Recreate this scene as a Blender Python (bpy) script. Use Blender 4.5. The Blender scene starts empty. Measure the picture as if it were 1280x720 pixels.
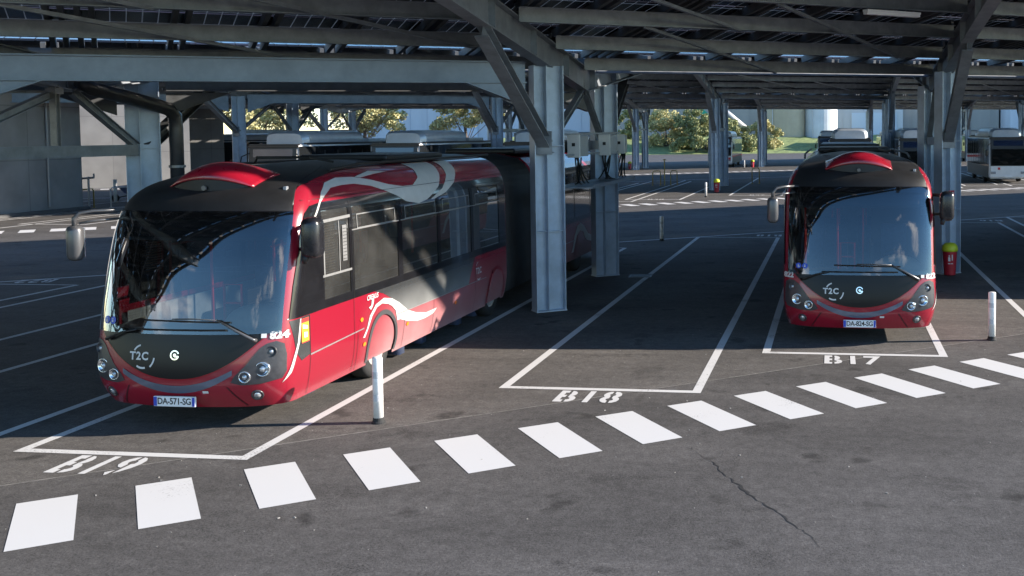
import bpy, bmesh, math, random
from mathutils import Vector, Matrix
random.seed(7)
R=math.radians
S=bpy.context.scene
C=S.collection
K=.745                                    # rows of bays run along (1, K)
D2=Vector((1,K,0)).normalized(); N2=Vector((-D2.y,D2.x,0))

# ------------------------------------------------------------------ helpers
def tag(o,label=None,cat=None,group=None,kind=None):
    if label:o['label']=label
    if cat:o['category']=cat
    if group:o['group']=group
    if kind:o['kind']=kind
    return o
def thing(name,label,cat,loc=(0,0,0),rz=0,group=None):
    o=bpy.data.objects.new(name,None); C.objects.link(o); o.location=loc; o.rotation_euler=(0,0,rz)
    o.empty_display_size=.3
    return tag(o,label,cat,group)
def obj(name,bm,mat,parent=None,smooth=False,kind=None):
    me=bpy.data.meshes.new(name); bm.to_mesh(me); bm.free()
    for m in (mat if isinstance(mat,(list,tuple)) else [mat]): me.materials.append(m)
    if smooth:
        for p in me.polygons:p.use_smooth=True
    o=bpy.data.objects.new(name,me); C.objects.link(o)
    if parent:o.parent=parent
    if kind:o['kind']=kind
    return o
def kids(o): return [c for c in bpy.data.objects if c.parent==o]
def copy_tree(o,parent=None):
    c=o.copy(); C.objects.link(c); c.parent=parent
    for k in kids(o): copy_tree(k,c)
    return c
def B(): return bmesh.new()
def box(bm,c,s,rz=0,rot=None,bev=0):
    M=Matrix.Translation(c)@(rot.to_4x4() if rot is not None else Matrix.Rotation(rz,4,'Z'))@Matrix.Diagonal((*s,1))
    r=bmesh.ops.create_cube(bm,size=1,matrix=M)
    if bev:
        es=set()
        for v in r['verts']:
            for e in v.link_edges: es.add(e)
        bmesh.ops.bevel(bm,geom=list(es),offset=bev,segments=3,profile=.5,affect='EDGES')
def frame(p0,p1,up=Vector((0,0,1))):
    y=(p1-p0).normalized(); x=y.cross(up)
    if x.length<1e-4: x=Vector((1,0,0))
    x.normalize(); z=x.cross(y)
    return Matrix((x,y,z)).transposed(), (p1-p0).length
def bar(bm,p0,p1,w,h,up=Vector((0,0,1))):
    p0=Vector(p0);p1=Vector(p1); M,L=frame(p0,p1,up)
    box(bm,(p0+p1)/2,(w,L,h),rot=M)
def ibeam(bm,p0,p1,b,h,up=Vector((0,0,1)),t=.018,tw=.014):
    p0=Vector(p0);p1=Vector(p1); M,L=frame(p0,p1,up); c=(p0+p1)/2; z=M@Vector((0,0,1))
    box(bm,c+z*(h/2-t/2),(b,L,t),rot=M); box(bm,c-z*(h/2-t/2),(b,L,t),rot=M)
    box(bm,c,(tw,L,h-2*t),rot=M)
def tube(bm,pts,r,n=10,cap=True):
    pts=[Vector(p) for p in pts]; rings=[]
    rr=r if isinstance(r,(list,tuple)) else [r]*len(pts)
    prev=None
    for i,p in enumerate(pts):
        t=(pts[min(i+1,len(pts)-1)]-pts[max(i-1,0)]).normalized()
        if prev is None:
            a=t.orthogonal().normalized()
        else:
            a=prev-t*prev.dot(t); a=a.normalized() if a.length>.15 else t.orthogonal().normalized()
        prev=a; b=t.cross(a)
        rings.append([bm.verts.new(p+(a*math.cos(2*math.pi*k/n)+b*math.sin(2*math.pi*k/n))*rr[i]) for k in range(n)])
    for i in range(len(rings)-1):
        for k in range(n):
            bm.faces.new((rings[i][k],rings[i][(k+1)%n],rings[i+1][(k+1)%n],rings[i+1][k]))
    if cap: bm.faces.new(rings[0][::-1]); bm.faces.new(rings[-1])
def lathe(bm,prof,c=(0,0,0),n=20,M=None):
    c=Vector(c); M=M or Matrix.Identity(3); rings=[]
    for r,z in prof:
        rings.append([bm.verts.new(c+M@Vector((r*math.cos(2*math.pi*k/n),r*math.sin(2*math.pi*k/n),z))) for k in range(n)])
    for i in range(len(rings)-1):
        for k in range(n): bm.faces.new((rings[i][k],rings[i][(k+1)%n],rings[i+1][(k+1)%n],rings[i+1][k]))
    if prof[0][0]>1e-4: bm.faces.new(rings[0][::-1])
    if prof[-1][0]>1e-4: bm.faces.new(rings[-1])
def poly(bm,pts,z=0):
    return bm.faces.new([bm.verts.new((p[0],p[1],p[2] if len(p)>2 else z)) for p in pts])
def prism(bm,pts,z0,z1):
    a=[bm.verts.new((x,y,z0)) for x,y in pts]; b=[bm.verts.new((x,y,z1)) for x,y in pts]; n=len(pts)
    bm.faces.new(a[::-1]); bm.faces.new(b)
    for i in range(n): bm.faces.new((a[i],a[(i+1)%n],b[(i+1)%n],b[i]))
    bmesh.ops.recalc_face_normals(bm,faces=bm.faces[:])

# ------------------------------------------------------------------ materials
MATS={}
def mat(name,col,rough=.5,metal=0,spec=.5,noise=0,nscale=6,bump=0,bscale=60,coat=0,emit=None,stretch=None,dark=None):
    if name in MATS:return MATS[name]
    m=bpy.data.materials.new(name); m.use_nodes=True; nt=m.node_tree; b=nt.nodes['Principled BSDF']; L=nt.links
    b.inputs['Base Color'].default_value=(*col,1); b.inputs['Roughness'].default_value=rough
    b.inputs['Metallic'].default_value=metal; b.inputs['Specular IOR Level'].default_value=spec
    b.inputs['Coat Weight'].default_value=coat; b.inputs['Coat Roughness'].default_value=.05
    tc=nt.nodes.new('ShaderNodeTexCoord'); src=tc.outputs['Object']
    if stretch:
        mp=nt.nodes.new('ShaderNodeMapping'); mp.inputs['Scale'].default_value=stretch; L.new(src,mp.inputs[0]); src=mp.outputs[0]
    if noise:
        n=nt.nodes.new('ShaderNodeTexNoise'); n.inputs['Scale'].default_value=nscale; n.inputs['Detail'].default_value=6; n.inputs['Roughness'].default_value=.65
        L.new(src,n.inputs['Vector'])
        cr=nt.nodes.new('ShaderNodeValToRGB'); cr.color_ramp.elements[0].position=.3; cr.color_ramp.elements[1].position=.72
        d=dark or tuple(c*(1-noise) for c in col)
        cr.color_ramp.elements[0].color=(*d,1); cr.color_ramp.elements[1].color=(*[min(1,c*(1+noise*.6)) for c in col],1)
        L.new(n.outputs['Fac'],cr.inputs[0]); L.new(cr.outputs[0],b.inputs['Base Color'])
        mr=nt.nodes.new('ShaderNodeMapRange'); mr.inputs['To Min'].default_value=max(0,rough-.12*noise*2); mr.inputs['To Max'].default_value=min(1,rough+.12*noise*2)
        L.new(n.outputs['Fac'],mr.inputs['Value']); L.new(mr.outputs[0],b.inputs['Roughness'])
    if bump:
        n2=nt.nodes.new('ShaderNodeTexNoise'); n2.inputs['Scale'].default_value=bscale; n2.inputs['Detail'].default_value=4; L.new(tc.outputs['Object'],n2.inputs['Vector'])
        bp=nt.nodes.new('ShaderNodeBump'); bp.inputs['Strength'].default_value=bump; bp.inputs['Distance'].default_value=.02
        L.new(n2.outputs['Fac'],bp.inputs['Height']); L.new(bp.outputs[0],b.inputs['Normal'])
    if emit: b.inputs['Emission Color'].default_value=(*col,1); b.inputs['Emission Strength'].default_value=emit
    MATS[name]=m; return m
def glass(name,tint,rough=.02,ior=1.5,dirt=0):
    if name in MATS:return MATS[name]
    m=bpy.data.materials.new(name); m.use_nodes=True; nt=m.node_tree; nt.nodes.clear(); L=nt.links
    o=nt.nodes.new('ShaderNodeOutputMaterial'); t=nt.nodes.new('ShaderNodeBsdfTransparent'); g=nt.nodes.new('ShaderNodeBsdfGlossy'); mx=nt.nodes.new('ShaderNodeMixShader'); f=nt.nodes.new('ShaderNodeFresnel')
    t.inputs[0].default_value=(*tint,1); g.inputs['Roughness'].default_value=rough; f.inputs[0].default_value=ior
    a=nt.nodes.new('ShaderNodeMath'); a.operation='MULTIPLY_ADD'; a.inputs[1].default_value=2.9; a.inputs[2].default_value=.02; a.use_clamp=True
    L.new(f.outputs[0],a.inputs[0]); L.new(a.outputs[0],mx.inputs[0]); L.new(t.outputs[0],mx.inputs[1]); L.new(g.outputs[0],mx.inputs[2]); L.new(mx.outputs[0],o.inputs[0])
    if dirt:
        dfs=nt.nodes.new('ShaderNodeBsdfDiffuse'); dfs.inputs[0].default_value=(.5,.5,.48,1); mm=nt.nodes.new('ShaderNodeMixShader'); tc=nt.nodes.new('ShaderNodeTexCoord'); nn=nt.nodes.new('ShaderNodeTexNoise'); nn.inputs['Scale'].default_value=1.7; nn.inputs['Detail'].default_value=6
        L.new(tc.outputs['Object'],nn.inputs['Vector']); k=nt.nodes.new('ShaderNodeMath'); k.operation='MULTIPLY'; k.inputs[1].default_value=dirt*2; L.new(nn.outputs['Fac'],k.inputs[0]); L.new(k.outputs[0],mm.inputs[0]); L.new(mx.outputs[0],mm.inputs[1]); L.new(dfs.outputs[0],mm.inputs[2]); L.new(mm.outputs[0],o.inputs[0])
    MATS[name]=m; return m

STEEL=mat('galvanised_steel',(.25,.275,.305),.48,.25,noise=.3,nscale=3.2,bump=.05,bscale=30)
STEEL2=mat('blue_steel',(.40,.48,.58),.4,.2,noise=.22,nscale=2.5)
BEAM=mat('beam_steel',(.24,.30,.38),.45,.2,noise=.22,nscale=2)
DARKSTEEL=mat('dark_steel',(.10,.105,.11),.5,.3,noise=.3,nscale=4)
LIGHTSTEEL=mat('bright_steel',(.30,.30,.30),.4,.4,noise=.2,nscale=8)
def red_paint(name='bus_red_paint',base=(.255,.0045,.020,1),dust_glare=(.42,.27,.27,1)):
    m=bpy.data.materials.new(name); m.use_nodes=True; nt=m.node_tree; L=nt.links; b=nt.nodes['Principled BSDF']
    b.inputs['Roughness'].default_value=.3; b.inputs['Coat Weight'].default_value=.6; b.inputs['Coat Roughness'].default_value=.08
    tc=nt.nodes.new('ShaderNodeTexCoord'); sx=nt.nodes.new('ShaderNodeSeparateXYZ'); L.new(tc.outputs['Object'],sx.inputs[0])
    n=nt.nodes.new('ShaderNodeTexNoise'); n.inputs['Scale'].default_value=2.2; n.inputs['Detail'].default_value=7; L.new(tc.outputs['Object'],n.inputs['Vector'])
    # pale dust with sun glare painted in, low on the flank behind the front wheel
    z=nt.nodes.new('ShaderNodeMapRange'); z.inputs['From Min'].default_value=1.25; z.inputs['From Max'].default_value=.35; L.new(sx.outputs['Z'],z.inputs['Value'])
    y=nt.nodes.new('ShaderNodeMapRange'); y.inputs['From Min'].default_value=2.2; y.inputs['From Max'].default_value=3.3; L.new(sx.outputs['Y'],y.inputs['Value'])
    a=nt.nodes.new('ShaderNodeMath'); a.operation='MULTIPLY'; L.new(z.outputs[0],a.inputs[0]); L.new(y.outputs[0],a.inputs[1])
    c=nt.nodes.new('ShaderNodeMath'); c.operation='MULTIPLY'; L.new(a.outputs[0],c.inputs[0]); 
    nr=nt.nodes.new('ShaderNodeMapRange'); nr.inputs['From Min'].default_value=.3; nr.inputs['From Max'].default_value=.7; nr.inputs['To Min'].default_value=.65; nr.inputs['To Max'].default_value=.95; L.new(n.outputs['Fac'],nr.inputs['Value']); L.new(nr.outputs[0],c.inputs[1])
    k=nt.nodes.new('ShaderNodeMath'); k.operation='MULTIPLY_ADD'; k.inputs[1].default_value=.8; k.inputs[2].default_value=.02; L.new(c.outputs[0],k.inputs[0])
    mx=nt.nodes.new('ShaderNodeMix'); mx.data_type='RGBA'; mx.inputs['A'].default_value=base; mx.inputs['B'].default_value=dust_glare
    L.new(k.outputs[0],mx.inputs['Factor']); L.new(mx.outputs['Result'],b.inputs['Base Color'])
    g=nt.nodes.new('ShaderNodeMath'); g.operation='MULTIPLY_ADD'; g.inputs[1].default_value=.5; g.inputs[2].default_value=.25; L.new(k.outputs[0],g.inputs[0]); L.new(g.outputs[0],b.inputs['Roughness'])
    MATS[name]=m; return m
RED=red_paint()
REDF=mat('bus_front_red',(.27,.006,.019),.28,coat=.6,noise=.12,nscale=5)
BLACK=mat('bus_gloss_black',(.012,.012,.014),.16,coat=.5,noise=.3,nscale=4)
ROOFBLK=mat('bus_roof_black',(.018,.018,.019),.42,noise=.35,nscale=3)
GREYBLK=red_paint('dust_glare_black_panel',(.03,.032,.034,1),(.50,.51,.50,1))  # black panel whose pale dust tone also holds painted sun glare
WHITE=mat('bus_white_stripe',(.50,.49,.47),.35,noise=.1,nscale=6)
SILVER=mat('bus_silver_strip',(.15,.18,.25),.25,.5,noise=.15)
LAMPG=mat('lamp_housing',(.045,.045,.05),.35,noise=.3,nscale=20)
CHROME=mat('lamp_reflector',(.75,.77,.8),.12,.9)
LENS=mat('lamp_lens',(.55,.57,.6),.08,.6,noise=.3,nscale=40)
AMBER=mat('amber_marker',(.85,.22,.02),.3)
RUBBER=mat('tyre_rubber',(.02,.02,.02),.8,noise=.3,nscale=12)
RIM=mat('dusty_wheel_rim',(.42,.39,.37),.5,noise=.3,nscale=10)
BELLOW=mat('bellows_rubber',(.022,.022,.024),.6,noise=.4,nscale=5)
MIRSIL=mat('mirror_silver',(.11,.11,.115),.3,.4)
PLASTBLK=mat('mirror_black',(.015,.015,.018),.25,noise=.3,nscale=10)
CREAM=mat('dashboard_plastic',(.40,.38,.33),.6,noise=.15)
INTDK=mat('interior_dark',(.035,.036,.04),.8,noise=.2)
INTGR=mat('interior_lining',(.34,.35,.36),.7,noise=.2)
SEATM=mat('seat_fabric',(.05,.07,.14),.9,noise=.3,nscale=15)
POLE=mat('red_handrail',(.75,.03,.03),.4)
WSGLASS=glass('windscreen_glass',(.52,.57,.58),.02,dirt=.004)
SDGLASS=glass('tinted_side_glass',(.20,.22,.22),.015,dirt=.05)
PLATEW=mat('plate_white',(.75,.75,.75),.4)
PLATEB=mat('plate_blue',(.02,.06,.42),.4)
INK=mat('ink_black',(.01,.01,.01),.5)
DECW=mat('decal_white',(.6,.6,.6),.4)
STBLUE=mat('sticker_blue',(.02,.08,.50),.4)
def paint_mark(name,col,wear):
    m=bpy.data.materials.new(name); m.use_nodes=True; nt=m.node_tree; L=nt.links; b=nt.nodes['Principled BSDF']; b.inputs['Roughness'].default_value=.75
    tc=nt.nodes.new('ShaderNodeTexCoord')
    n=nt.nodes.new('ShaderNodeTexNoise'); n.inputs['Scale'].default_value=45; n.inputs['Detail'].default_value=5; L.new(tc.outputs['Object'],n.inputs['Vector'])
    n2=nt.nodes.new('ShaderNodeTexNoise'); n2.inputs['Scale'].default_value=1.3; n2.inputs['Detail'].default_value=4; L.new(tc.outputs['Object'],n2.inputs['Vector'])
    ad=nt.nodes.new('ShaderNodeMath'); ad.operation='ADD'; L.new(n.outputs['Fac'],ad.inputs[0]); L.new(n2.outputs['Fac'],ad.inputs[1])
    cr=nt.nodes.new('ShaderNodeValToRGB'); cr.color_ramp.elements[0].position=wear; cr.color_ramp.elements[0].color=(.22,.21,.2,1); cr.color_ramp.elements[1].position=wear+.09; cr.color_ramp.elements[1].color=(*col,1)
    h=nt.nodes.new('ShaderNodeMath'); h.operation='MULTIPLY'; h.inputs[1].default_value=.5; L.new(ad.outputs[0],h.inputs[0]); L.new(h.outputs[0],cr.inputs[0]); L.new(cr.outputs[0],b.inputs['Base Color'])
    MATS[name]=m; return m
LINEW=paint_mark('worn_line_paint',(.58,.57,.56),.35)
DASHW=paint_mark('fresh_white_paint',(.58,.57,.56),.29)
def asphalt():
    m=bpy.data.materials.new('asphalt'); m.use_nodes=True; nt=m.node_tree; L=nt.links; b=nt.nodes['Principled BSDF']; b.inputs['Roughness'].default_value=.88; b.inputs['Specular IOR Level'].default_value=.25
    tc=nt.nodes.new('ShaderNodeTexCoord'); P=tc.outputs['Object']
    def noise(s,d=6,r=.6,stretch=None):
        n=nt.nodes.new('ShaderNodeTexNoise'); n.inputs['Scale'].default_value=s; n.inputs['Detail'].default_value=d; n.inputs['Roughness'].default_value=r
        if stretch:
            mp=nt.nodes.new('ShaderNodeMapping'); mp.inputs['Rotation'].default_value=(0,0,-math.atan(K)); mp.inputs['Scale'].default_value=stretch; L.new(P,mp.inputs[0]); L.new(mp.outputs[0],n.inputs['Vector'])
        else: L.new(P,n.inputs['Vector'])
        return n.outputs['Fac']
    def M(op,a,bb,c=None):
        n=nt.nodes.new('ShaderNodeMath'); n.operation=op
        for i,v in enumerate((a,bb,c)):
            if v is None: continue
            if isinstance(v,(int,float)): n.inputs[i].default_value=v
            else: L.new(v,n.inputs[i])
        return n.outputs[0]
    fine=noise(34,8,.85); med=noise(7,10,.8); big=noise(.35,5,.6); tr=noise(.9,5,.6,(.25,1.6,1)); 
    vor=nt.nodes.new('ShaderNodeTexVoronoi'); vor.inputs['Scale'].default_value=48; L.new(P,vor.inputs['Vector'])
    sx=nt.nodes.new('ShaderNodeSeparateXYZ'); L.new(P,sx.inputs[0])
    rel=M('SUBTRACT',M('SUBTRACT',sx.outputs['Y'],M('MULTIPLY',sx.outputs['X'],.785)),15.95)     # >0 : bay side of the joint
    edge=M('ADD',rel,M('MULTIPLY',M('SUBTRACT',med,.5),.10))
    bay=nt.nodes.new('ShaderNodeMapRange'); bay.inputs['From Min'].default_value=-.02; bay.inputs['From Max'].default_value=.03; L.new(edge,bay.inputs['Value'])
    far=nt.nodes.new('ShaderNodeMapRange'); far.inputs['From Min'].default_value=24.5; far.inputs['From Max'].default_value=24.4; L.new(rel,far.inputs['Value'])
    inb=M('MULTIPLY',bay.outputs[0],far.outputs[0])
    mx=nt.nodes.new('ShaderNodeMix'); mx.data_type='RGBA'; mx.inputs['A'].default_value=(.080,.0745,.071,1); mx.inputs['B'].default_value=(.100,.092,.085,1); L.new(inb,mx.inputs['Factor'])
    v=M('MULTIPLY_ADD',M('SUBTRACT',fine,.5),3.2,1.0); v=M('MULTIPLY',v,M('MULTIPLY_ADD',M('SUBTRACT',med,.5),1.9,1.0)); v=M('MULTIPLY',v,M('MULTIPLY_ADD',M('SUBTRACT',big,.5),.9,1.0)); v=M('MULTIPLY',v,M('MULTIPLY_ADD',M('SUBTRACT',tr,.5),.75,1.0))
    sp=nt.nodes.new('ShaderNodeMapRange'); sp.inputs['From Min'].default_value=.10; sp.inputs['From Max'].default_value=.04; sp.inputs['To Max'].default_value=.6; L.new(vor.outputs['Distance'],sp.inputs['Value']); v=M('ADD',v,sp.outputs[0])
    # coarse open grain: dark pits, thicker in worn areas
    pit=noise(55,3,.6); pw=nt.nodes.new('ShaderNodeMapRange'); pw.inputs['From Min'].default_value=.42; pw.inputs['From Max'].default_value=.68; pw.inputs['To Min'].default_value=.66; pw.inputs['To Max'].default_value=.54; L.new(noise(1.1,7,.7),pw.inputs['Value'])
    pg=M('GREATER_THAN',pit,pw.outputs[0]); v=M('MULTIPLY',v,M('MULTIPLY_ADD',pg,-.5,1.0))
    # dark tar stains
    st=nt.nodes.new('ShaderNodeMapRange'); st.inputs['From Min'].default_value=.57; st.inputs['From Max'].default_value=.66; st.inputs['To Min'].default_value=1; st.inputs['To Max'].default_value=.68; L.new(noise(.55,8,.7),st.inputs['Value']); v=M('MULTIPLY',v,st.outputs[0])
    # pale scuffs near the bay fronts and swept dust
    du=nt.nodes.new('ShaderNodeMapRange'); du.inputs['From Min'].default_value=.55; du.inputs['From Max'].default_value=.75; du.inputs['To Max'].default_value=.55; L.new(noise(1.9,8,.7),du.inputs['Value'])
    nearj=nt.nodes.new('ShaderNodeMapRange'); nearj.inputs['From Min'].default_value=2.2; nearj.inputs['From Max'].default_value=0; nearj.inputs['To Max'].default_value=1; L.new(M('ABSOLUTE',rel,0),nearj.inputs['Value'])
    v=M('ADD',v,M('MULTIPLY',du.outputs[0],M('MULTIPLY_ADD',nearj.outputs[0],.8,.15)))
    # tyre tracks along the driving lane
    oil=nt.nodes.new('ShaderNodeMapRange'); oil.inputs['From Min'].default_value=.63; oil.inputs['From Max'].default_value=.70; oil.inputs['To Min'].default_value=1; oil.inputs['To Max'].default_value=.5; L.new(noise(1.4,4,.5),oil.inputs['Value']); v=M('MULTIPLY',v,oil.outputs[0])
    wv=M('SINE',M('MULTIPLY',M('ADD',rel,M('MULTIPLY',big,1.5)),1.9),0); v=M('MULTIPLY',v,M('MULTIPLY_ADD',wv,.055,1.0))
    sc=nt.nodes.new('ShaderNodeVectorMath'); sc.operation='SCALE'; L.new(mx.outputs['Result'],sc.inputs[0]); L.new(v,sc.inputs['Scale']); L.new(sc.outputs[0],b.inputs['Base Color'])
    bp=nt.nodes.new('ShaderNodeBump'); bp.inputs['Strength'].default_value=.4; bp.inputs['Distance'].default_value=.006; L.new(M('ADD',fine,M('MULTIPLY',vor.outputs['Distance'],.5)),bp.inputs['Height']); L.new(bp.outputs[0],b.inputs['Normal'])
    return m
ASPH=asphalt()
def concrete(nm='cast_concrete',g=1.0):
    m=bpy.data.materials.new(nm); m.use_nodes=True; nt=m.node_tree; L=nt.links; b=nt.nodes['Principled BSDF']; b.inputs['Roughness'].default_value=.85
    tc=nt.nodes.new('ShaderNodeTexCoord'); sw=nt.nodes.new('ShaderNodeSeparateXYZ'); L.new(tc.outputs['Object'],sw.inputs[0])
    ad=nt.nodes.new('ShaderNodeMath'); ad.operation='ADD'; L.new(sw.outputs['X'],ad.inputs[0]); L.new(sw.outputs['Y'],ad.inputs[1])
    cb=nt.nodes.new('ShaderNodeCombineXYZ'); L.new(ad.outputs[0],cb.inputs[0]); L.new(sw.outputs['Z'],cb.inputs[1])
    br=nt.nodes.new('ShaderNodeTexBrick'); br.offset=0; br.inputs['Scale'].default_value=1; br.inputs['Brick Width'].default_value=3.4; br.inputs['Row Height'].default_value=2.5; br.inputs['Mortar Size'].default_value=.025
    br.inputs['Color1'].default_value=(.30,.30,.295,1); br.inputs['Color2'].default_value=(.36,.355,.345,1); br.inputs['Mortar'].default_value=(.23,.23,.225,1); L.new(cb.outputs[0],br.inputs['Vector'])
    n=nt.nodes.new('ShaderNodeTexNoise'); n.inputs['Scale'].default_value=.7; n.inputs['Detail'].default_value=8; L.new(tc.outputs['Object'],n.inputs['Vector'])
    mr=nt.nodes.new('ShaderNodeMapRange'); mr.inputs['To Min'].default_value=.55*g; mr.inputs['To Max'].default_value=1.45*g; L.new(n.outputs['Fac'],mr.inputs['Value'])
    sc=nt.nodes.new('ShaderNodeVectorMath'); sc.operation='SCALE'; L.new(br.outputs['Color'],sc.inputs[0]); L.new(mr.outputs[0],sc.inputs['Scale']); L.new(sc.outputs[0],b.inputs['Base Color'])
    return m
CONC=concrete(g=.8); CONC2=concrete('darker_concrete',.5)  # second one is a darker tone for the set-back walls
def pv():
    m=bpy.data.materials.new('solar_glass'); m.use_nodes=True; nt=m.node_tree; L=nt.links; b=nt.nodes['Principled BSDF']; out=nt.nodes['Material Output']
    b.inputs['Base Color'].default_value=(.010,.012,.022,1); b.inputs['Roughness'].default_value=.22
    tc=nt.nodes.new('ShaderNodeTexCoord')
    def M(op,a,bb=None):
        n=nt.nodes.new('ShaderNodeMath'); n.operation=op
        for i,v in enumerate((a,bb)):
            if v is None: continue
            if isinstance(v,(int,float)): n.inputs[i].default_value=v
            else: L.new(v,n.inputs[i])
        return n.outputs[0]
    def dot(v):
        n=nt.nodes.new('ShaderNodeVectorMath'); n.operation='DOT_PRODUCT'; L.new(tc.outputs['Object'],n.inputs[0]); n.inputs[1].default_value=v; return n.outputs['Value']
    s=dot(D2); t=dot(N2)
    ls=M('LESS_THAN',M('FRACT',M('MULTIPLY',s,1/.24)),.07); lt=M('LESS_THAN',M('FRACT',M('MULTIPLY',t,1/.85)),.03)
    ln=M('MAXIMUM',ls,lt)
    # every panel gets a slightly different dark base tone at random
    fl=nt.nodes.new('ShaderNodeTexWhiteNoise'); fl.noise_dimensions='2D'; cb=nt.nodes.new('ShaderNodeCombineXYZ'); L.new(M('FLOOR',M('MULTIPLY',s,1/1.35)),cb.inputs[0]); L.new(M('FLOOR',M('MULTIPLY',t,1/1.9)),cb.inputs[1]); L.new(cb.outputs[0],fl.inputs['Vector'])
    tr=nt.nodes.new('ShaderNodeBsdfTranslucent'); tr.inputs[0].default_value=(.42,.44,.46,1)
    ms=nt.nodes.new('ShaderNodeMixShader'); L.new(ln,ms.inputs[0]); L.new(b.outputs[0],ms.inputs[1]); L.new(tr.outputs[0],ms.inputs[2]); L.new(ms.outputs[0],out.inputs[0])
    mr=nt.nodes.new('ShaderNodeMapRange'); mr.inputs['From Min'].default_value=.6; mr.inputs['To Max'].default_value=1; L.new(fl.outputs['Value'],mr.inputs['Value'])
    mx=nt.nodes.new('ShaderNodeMix'); mx.data_type='RGBA'; mx.inputs['A'].default_value=(.008,.009,.016,1); mx.inputs['B'].default_value=(.035,.04,.07,1); L.new(mr.outputs[0],mx.inputs['Factor']); L.new(mx.outputs['Result'],b.inputs['Base Color'])
    return m
PV=pv()

# ------------------------------------------------------------------ world, sun, camera
w=bpy.data.worlds.new('World'); S.world=w; w.use_nodes=True; nt=w.node_tree; bg=nt.nodes['Background']
SUN_EL=20.5; sd=Vector((1,.19,0)).normalized(); sdir=Vector((sd.x*math.cos(R(SUN_EL)),sd.y*math.cos(R(SUN_EL)),math.sin(R(SUN_EL))))
sky=nt.nodes.new('ShaderNodeTexSky'); sky.sky_type='NISHITA'; sky.sun_disc=False; sky.sun_elevation=R(SUN_EL); sky.sun_rotation=math.atan2(sd.x,sd.y); sky.ozone_density=3; sky.dust_density=0; sky.air_density=1.0
tc=nt.nodes.new('ShaderNodeTexCoord'); mp=nt.nodes.new('ShaderNodeMapping'); mp.inputs['Scale'].default_value=(1,1,2.2); nt.links.new(tc.outputs['Generated'],mp.inputs[0])
cn=nt.nodes.new('ShaderNodeTexNoise'); cn.inputs['Scale'].default_value=2.6; cn.inputs['Detail'].default_value=9; cn.inputs['Roughness'].default_value=.55; nt.links.new(mp.outputs[0],cn.inputs['Vector'])
cr=nt.nodes.new('ShaderNodeValToRGB'); cr.color_ramp.elements[0].position=.60; cr.color_ramp.elements[1].position=.69; cr.color_ramp.elements[0].color=(0,0,0,1); cr.color_ramp.elements[1].color=(.7,.7,.7,1); nt.links.new(cn.outputs['Fac'],cr.inputs[0])
mxw=nt.nodes.new('ShaderNodeMix'); mxw.data_type='RGBA'; nt.links.new(cr.outputs[0],mxw.inputs['Factor']); hs=nt.nodes.new('ShaderNodeHueSaturation'); hs.inputs['Saturation'].default_value=1.15; nt.links.new(sky.outputs[0],hs.inputs['Color']); nt.links.new(hs.outputs[0],mxw.inputs['A']); mxw.inputs['B'].default_value=(9,9,9.3,1)
nt.links.new(mxw.outputs['Result'],bg.inputs[0]); bg.inputs[1].default_value=.15
sl=bpy.data.lights.new('sun','SUN'); sl.energy=5.0; sl.angle=R(.53); sl.color=(1,.90,.78); so=bpy.data.objects.new('sun',sl); C.objects.link(so); so.rotation_euler=(-sdir).to_track_quat('-Z','Y').to_euler()
cam=bpy.data.cameras.new('camera'); co=bpy.data.objects.new('camera',cam); C.objects.link(co); S.camera=co
F=1300.04; yaw,pit,rol,H,cx,cy=.127743,.0523460,-.0065408,3.5176,874.92,235.43
f=Vector((-math.sin(yaw)*math.cos(pit),math.cos(yaw)*math.cos(pit),-math.sin(pit))); r=Vector((math.cos(yaw),math.sin(yaw),0)); u=r.cross(f)
r2=r*math.cos(rol)+u*math.sin(rol); u2=-r*math.sin(rol)+u*math.cos(rol)
Mc=Matrix((r2,u2,-f)).transposed().to_4x4(); Mc.translation=(0,0,H); co.matrix_world=Mc
cam.sensor_width=36; cam.sensor_fit='HORIZONTAL'; cam.lens=F/1280*36; cam.shift_x=-(cx-640)/1280; cam.shift_y=(cy-360)/1280; cam.clip_start=.1; cam.clip_end=3000
S.view_settings.view_transform='Standard'; S.view_settings.look='None'; S.view_settings.exposure=1.3; S.view_settings.gamma=1
S.render.resolution_x=1024; S.render.resolution_y=576

# ------------------------------------------------------------------ ground and painted markings
bm=B(); poly(bm,[(-900,-900),(900,-900),(900,1500),(-900,1500)],0); obj('asphalt_ground',bm,ASPH,kind='structure')
def line(bm,a,b,wd=.125,z=.004):
    a=Vector((*a,0));b=Vector((*b,0)); t=(b-a).normalized(); n=Vector((-t.y,t.x,0))*wd/2
    poly(bm,[a-n,b-n,b+n,a+n]) if False else bm.faces.new([bm.verts.new((q.x,q.y,z)) for q in (a-n,b-n,b+n,a+n)])
def bay_open(bm,x0,x1,y,yb,wd=.125):
    # U-shaped outline as one strip of butting pieces
    line(bm,(x0-wd/2,y),(x1+wd/2,y),wd); line(bm,(x0,y+wd/2),(x0,yb),wd); line(bm,(x1,y+wd/2),(x1,yb),wd)
colY=lambda x:20.15+K*(x+5.65)
backY=lambda x:38.61+.772*x
bm=B()
bays=[(-9.08,-6.40,10.5),(-4.56,-1.85,13.9),(-1.07,1.72,16.55),(3.65,6.36,20.15),(7.1,9.85,22.8),(11.9,14.6,26.4),(15.4,18.1,29)]
for x0,x1,y in bays: bay_open(bm,x0,x1,y,min(backY(x0),backY(x0))-.06)
for x0,x1,y in [(-12.47,-9.84,7.2),(-17.2,-14.45,3.8),(-20.6,-17.95,1.2),(-25.4,-22.6,-2.3),(-28.8,-26.1,-5)]: bay_open(bm,x0,x1,y,backY(x0)-.06)
obj('bay_marking',bm,LINEW,kind='structure')
bm=B(); line(bm,(-45,backY(-45)),(40,backY(40)),.12); 
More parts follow.
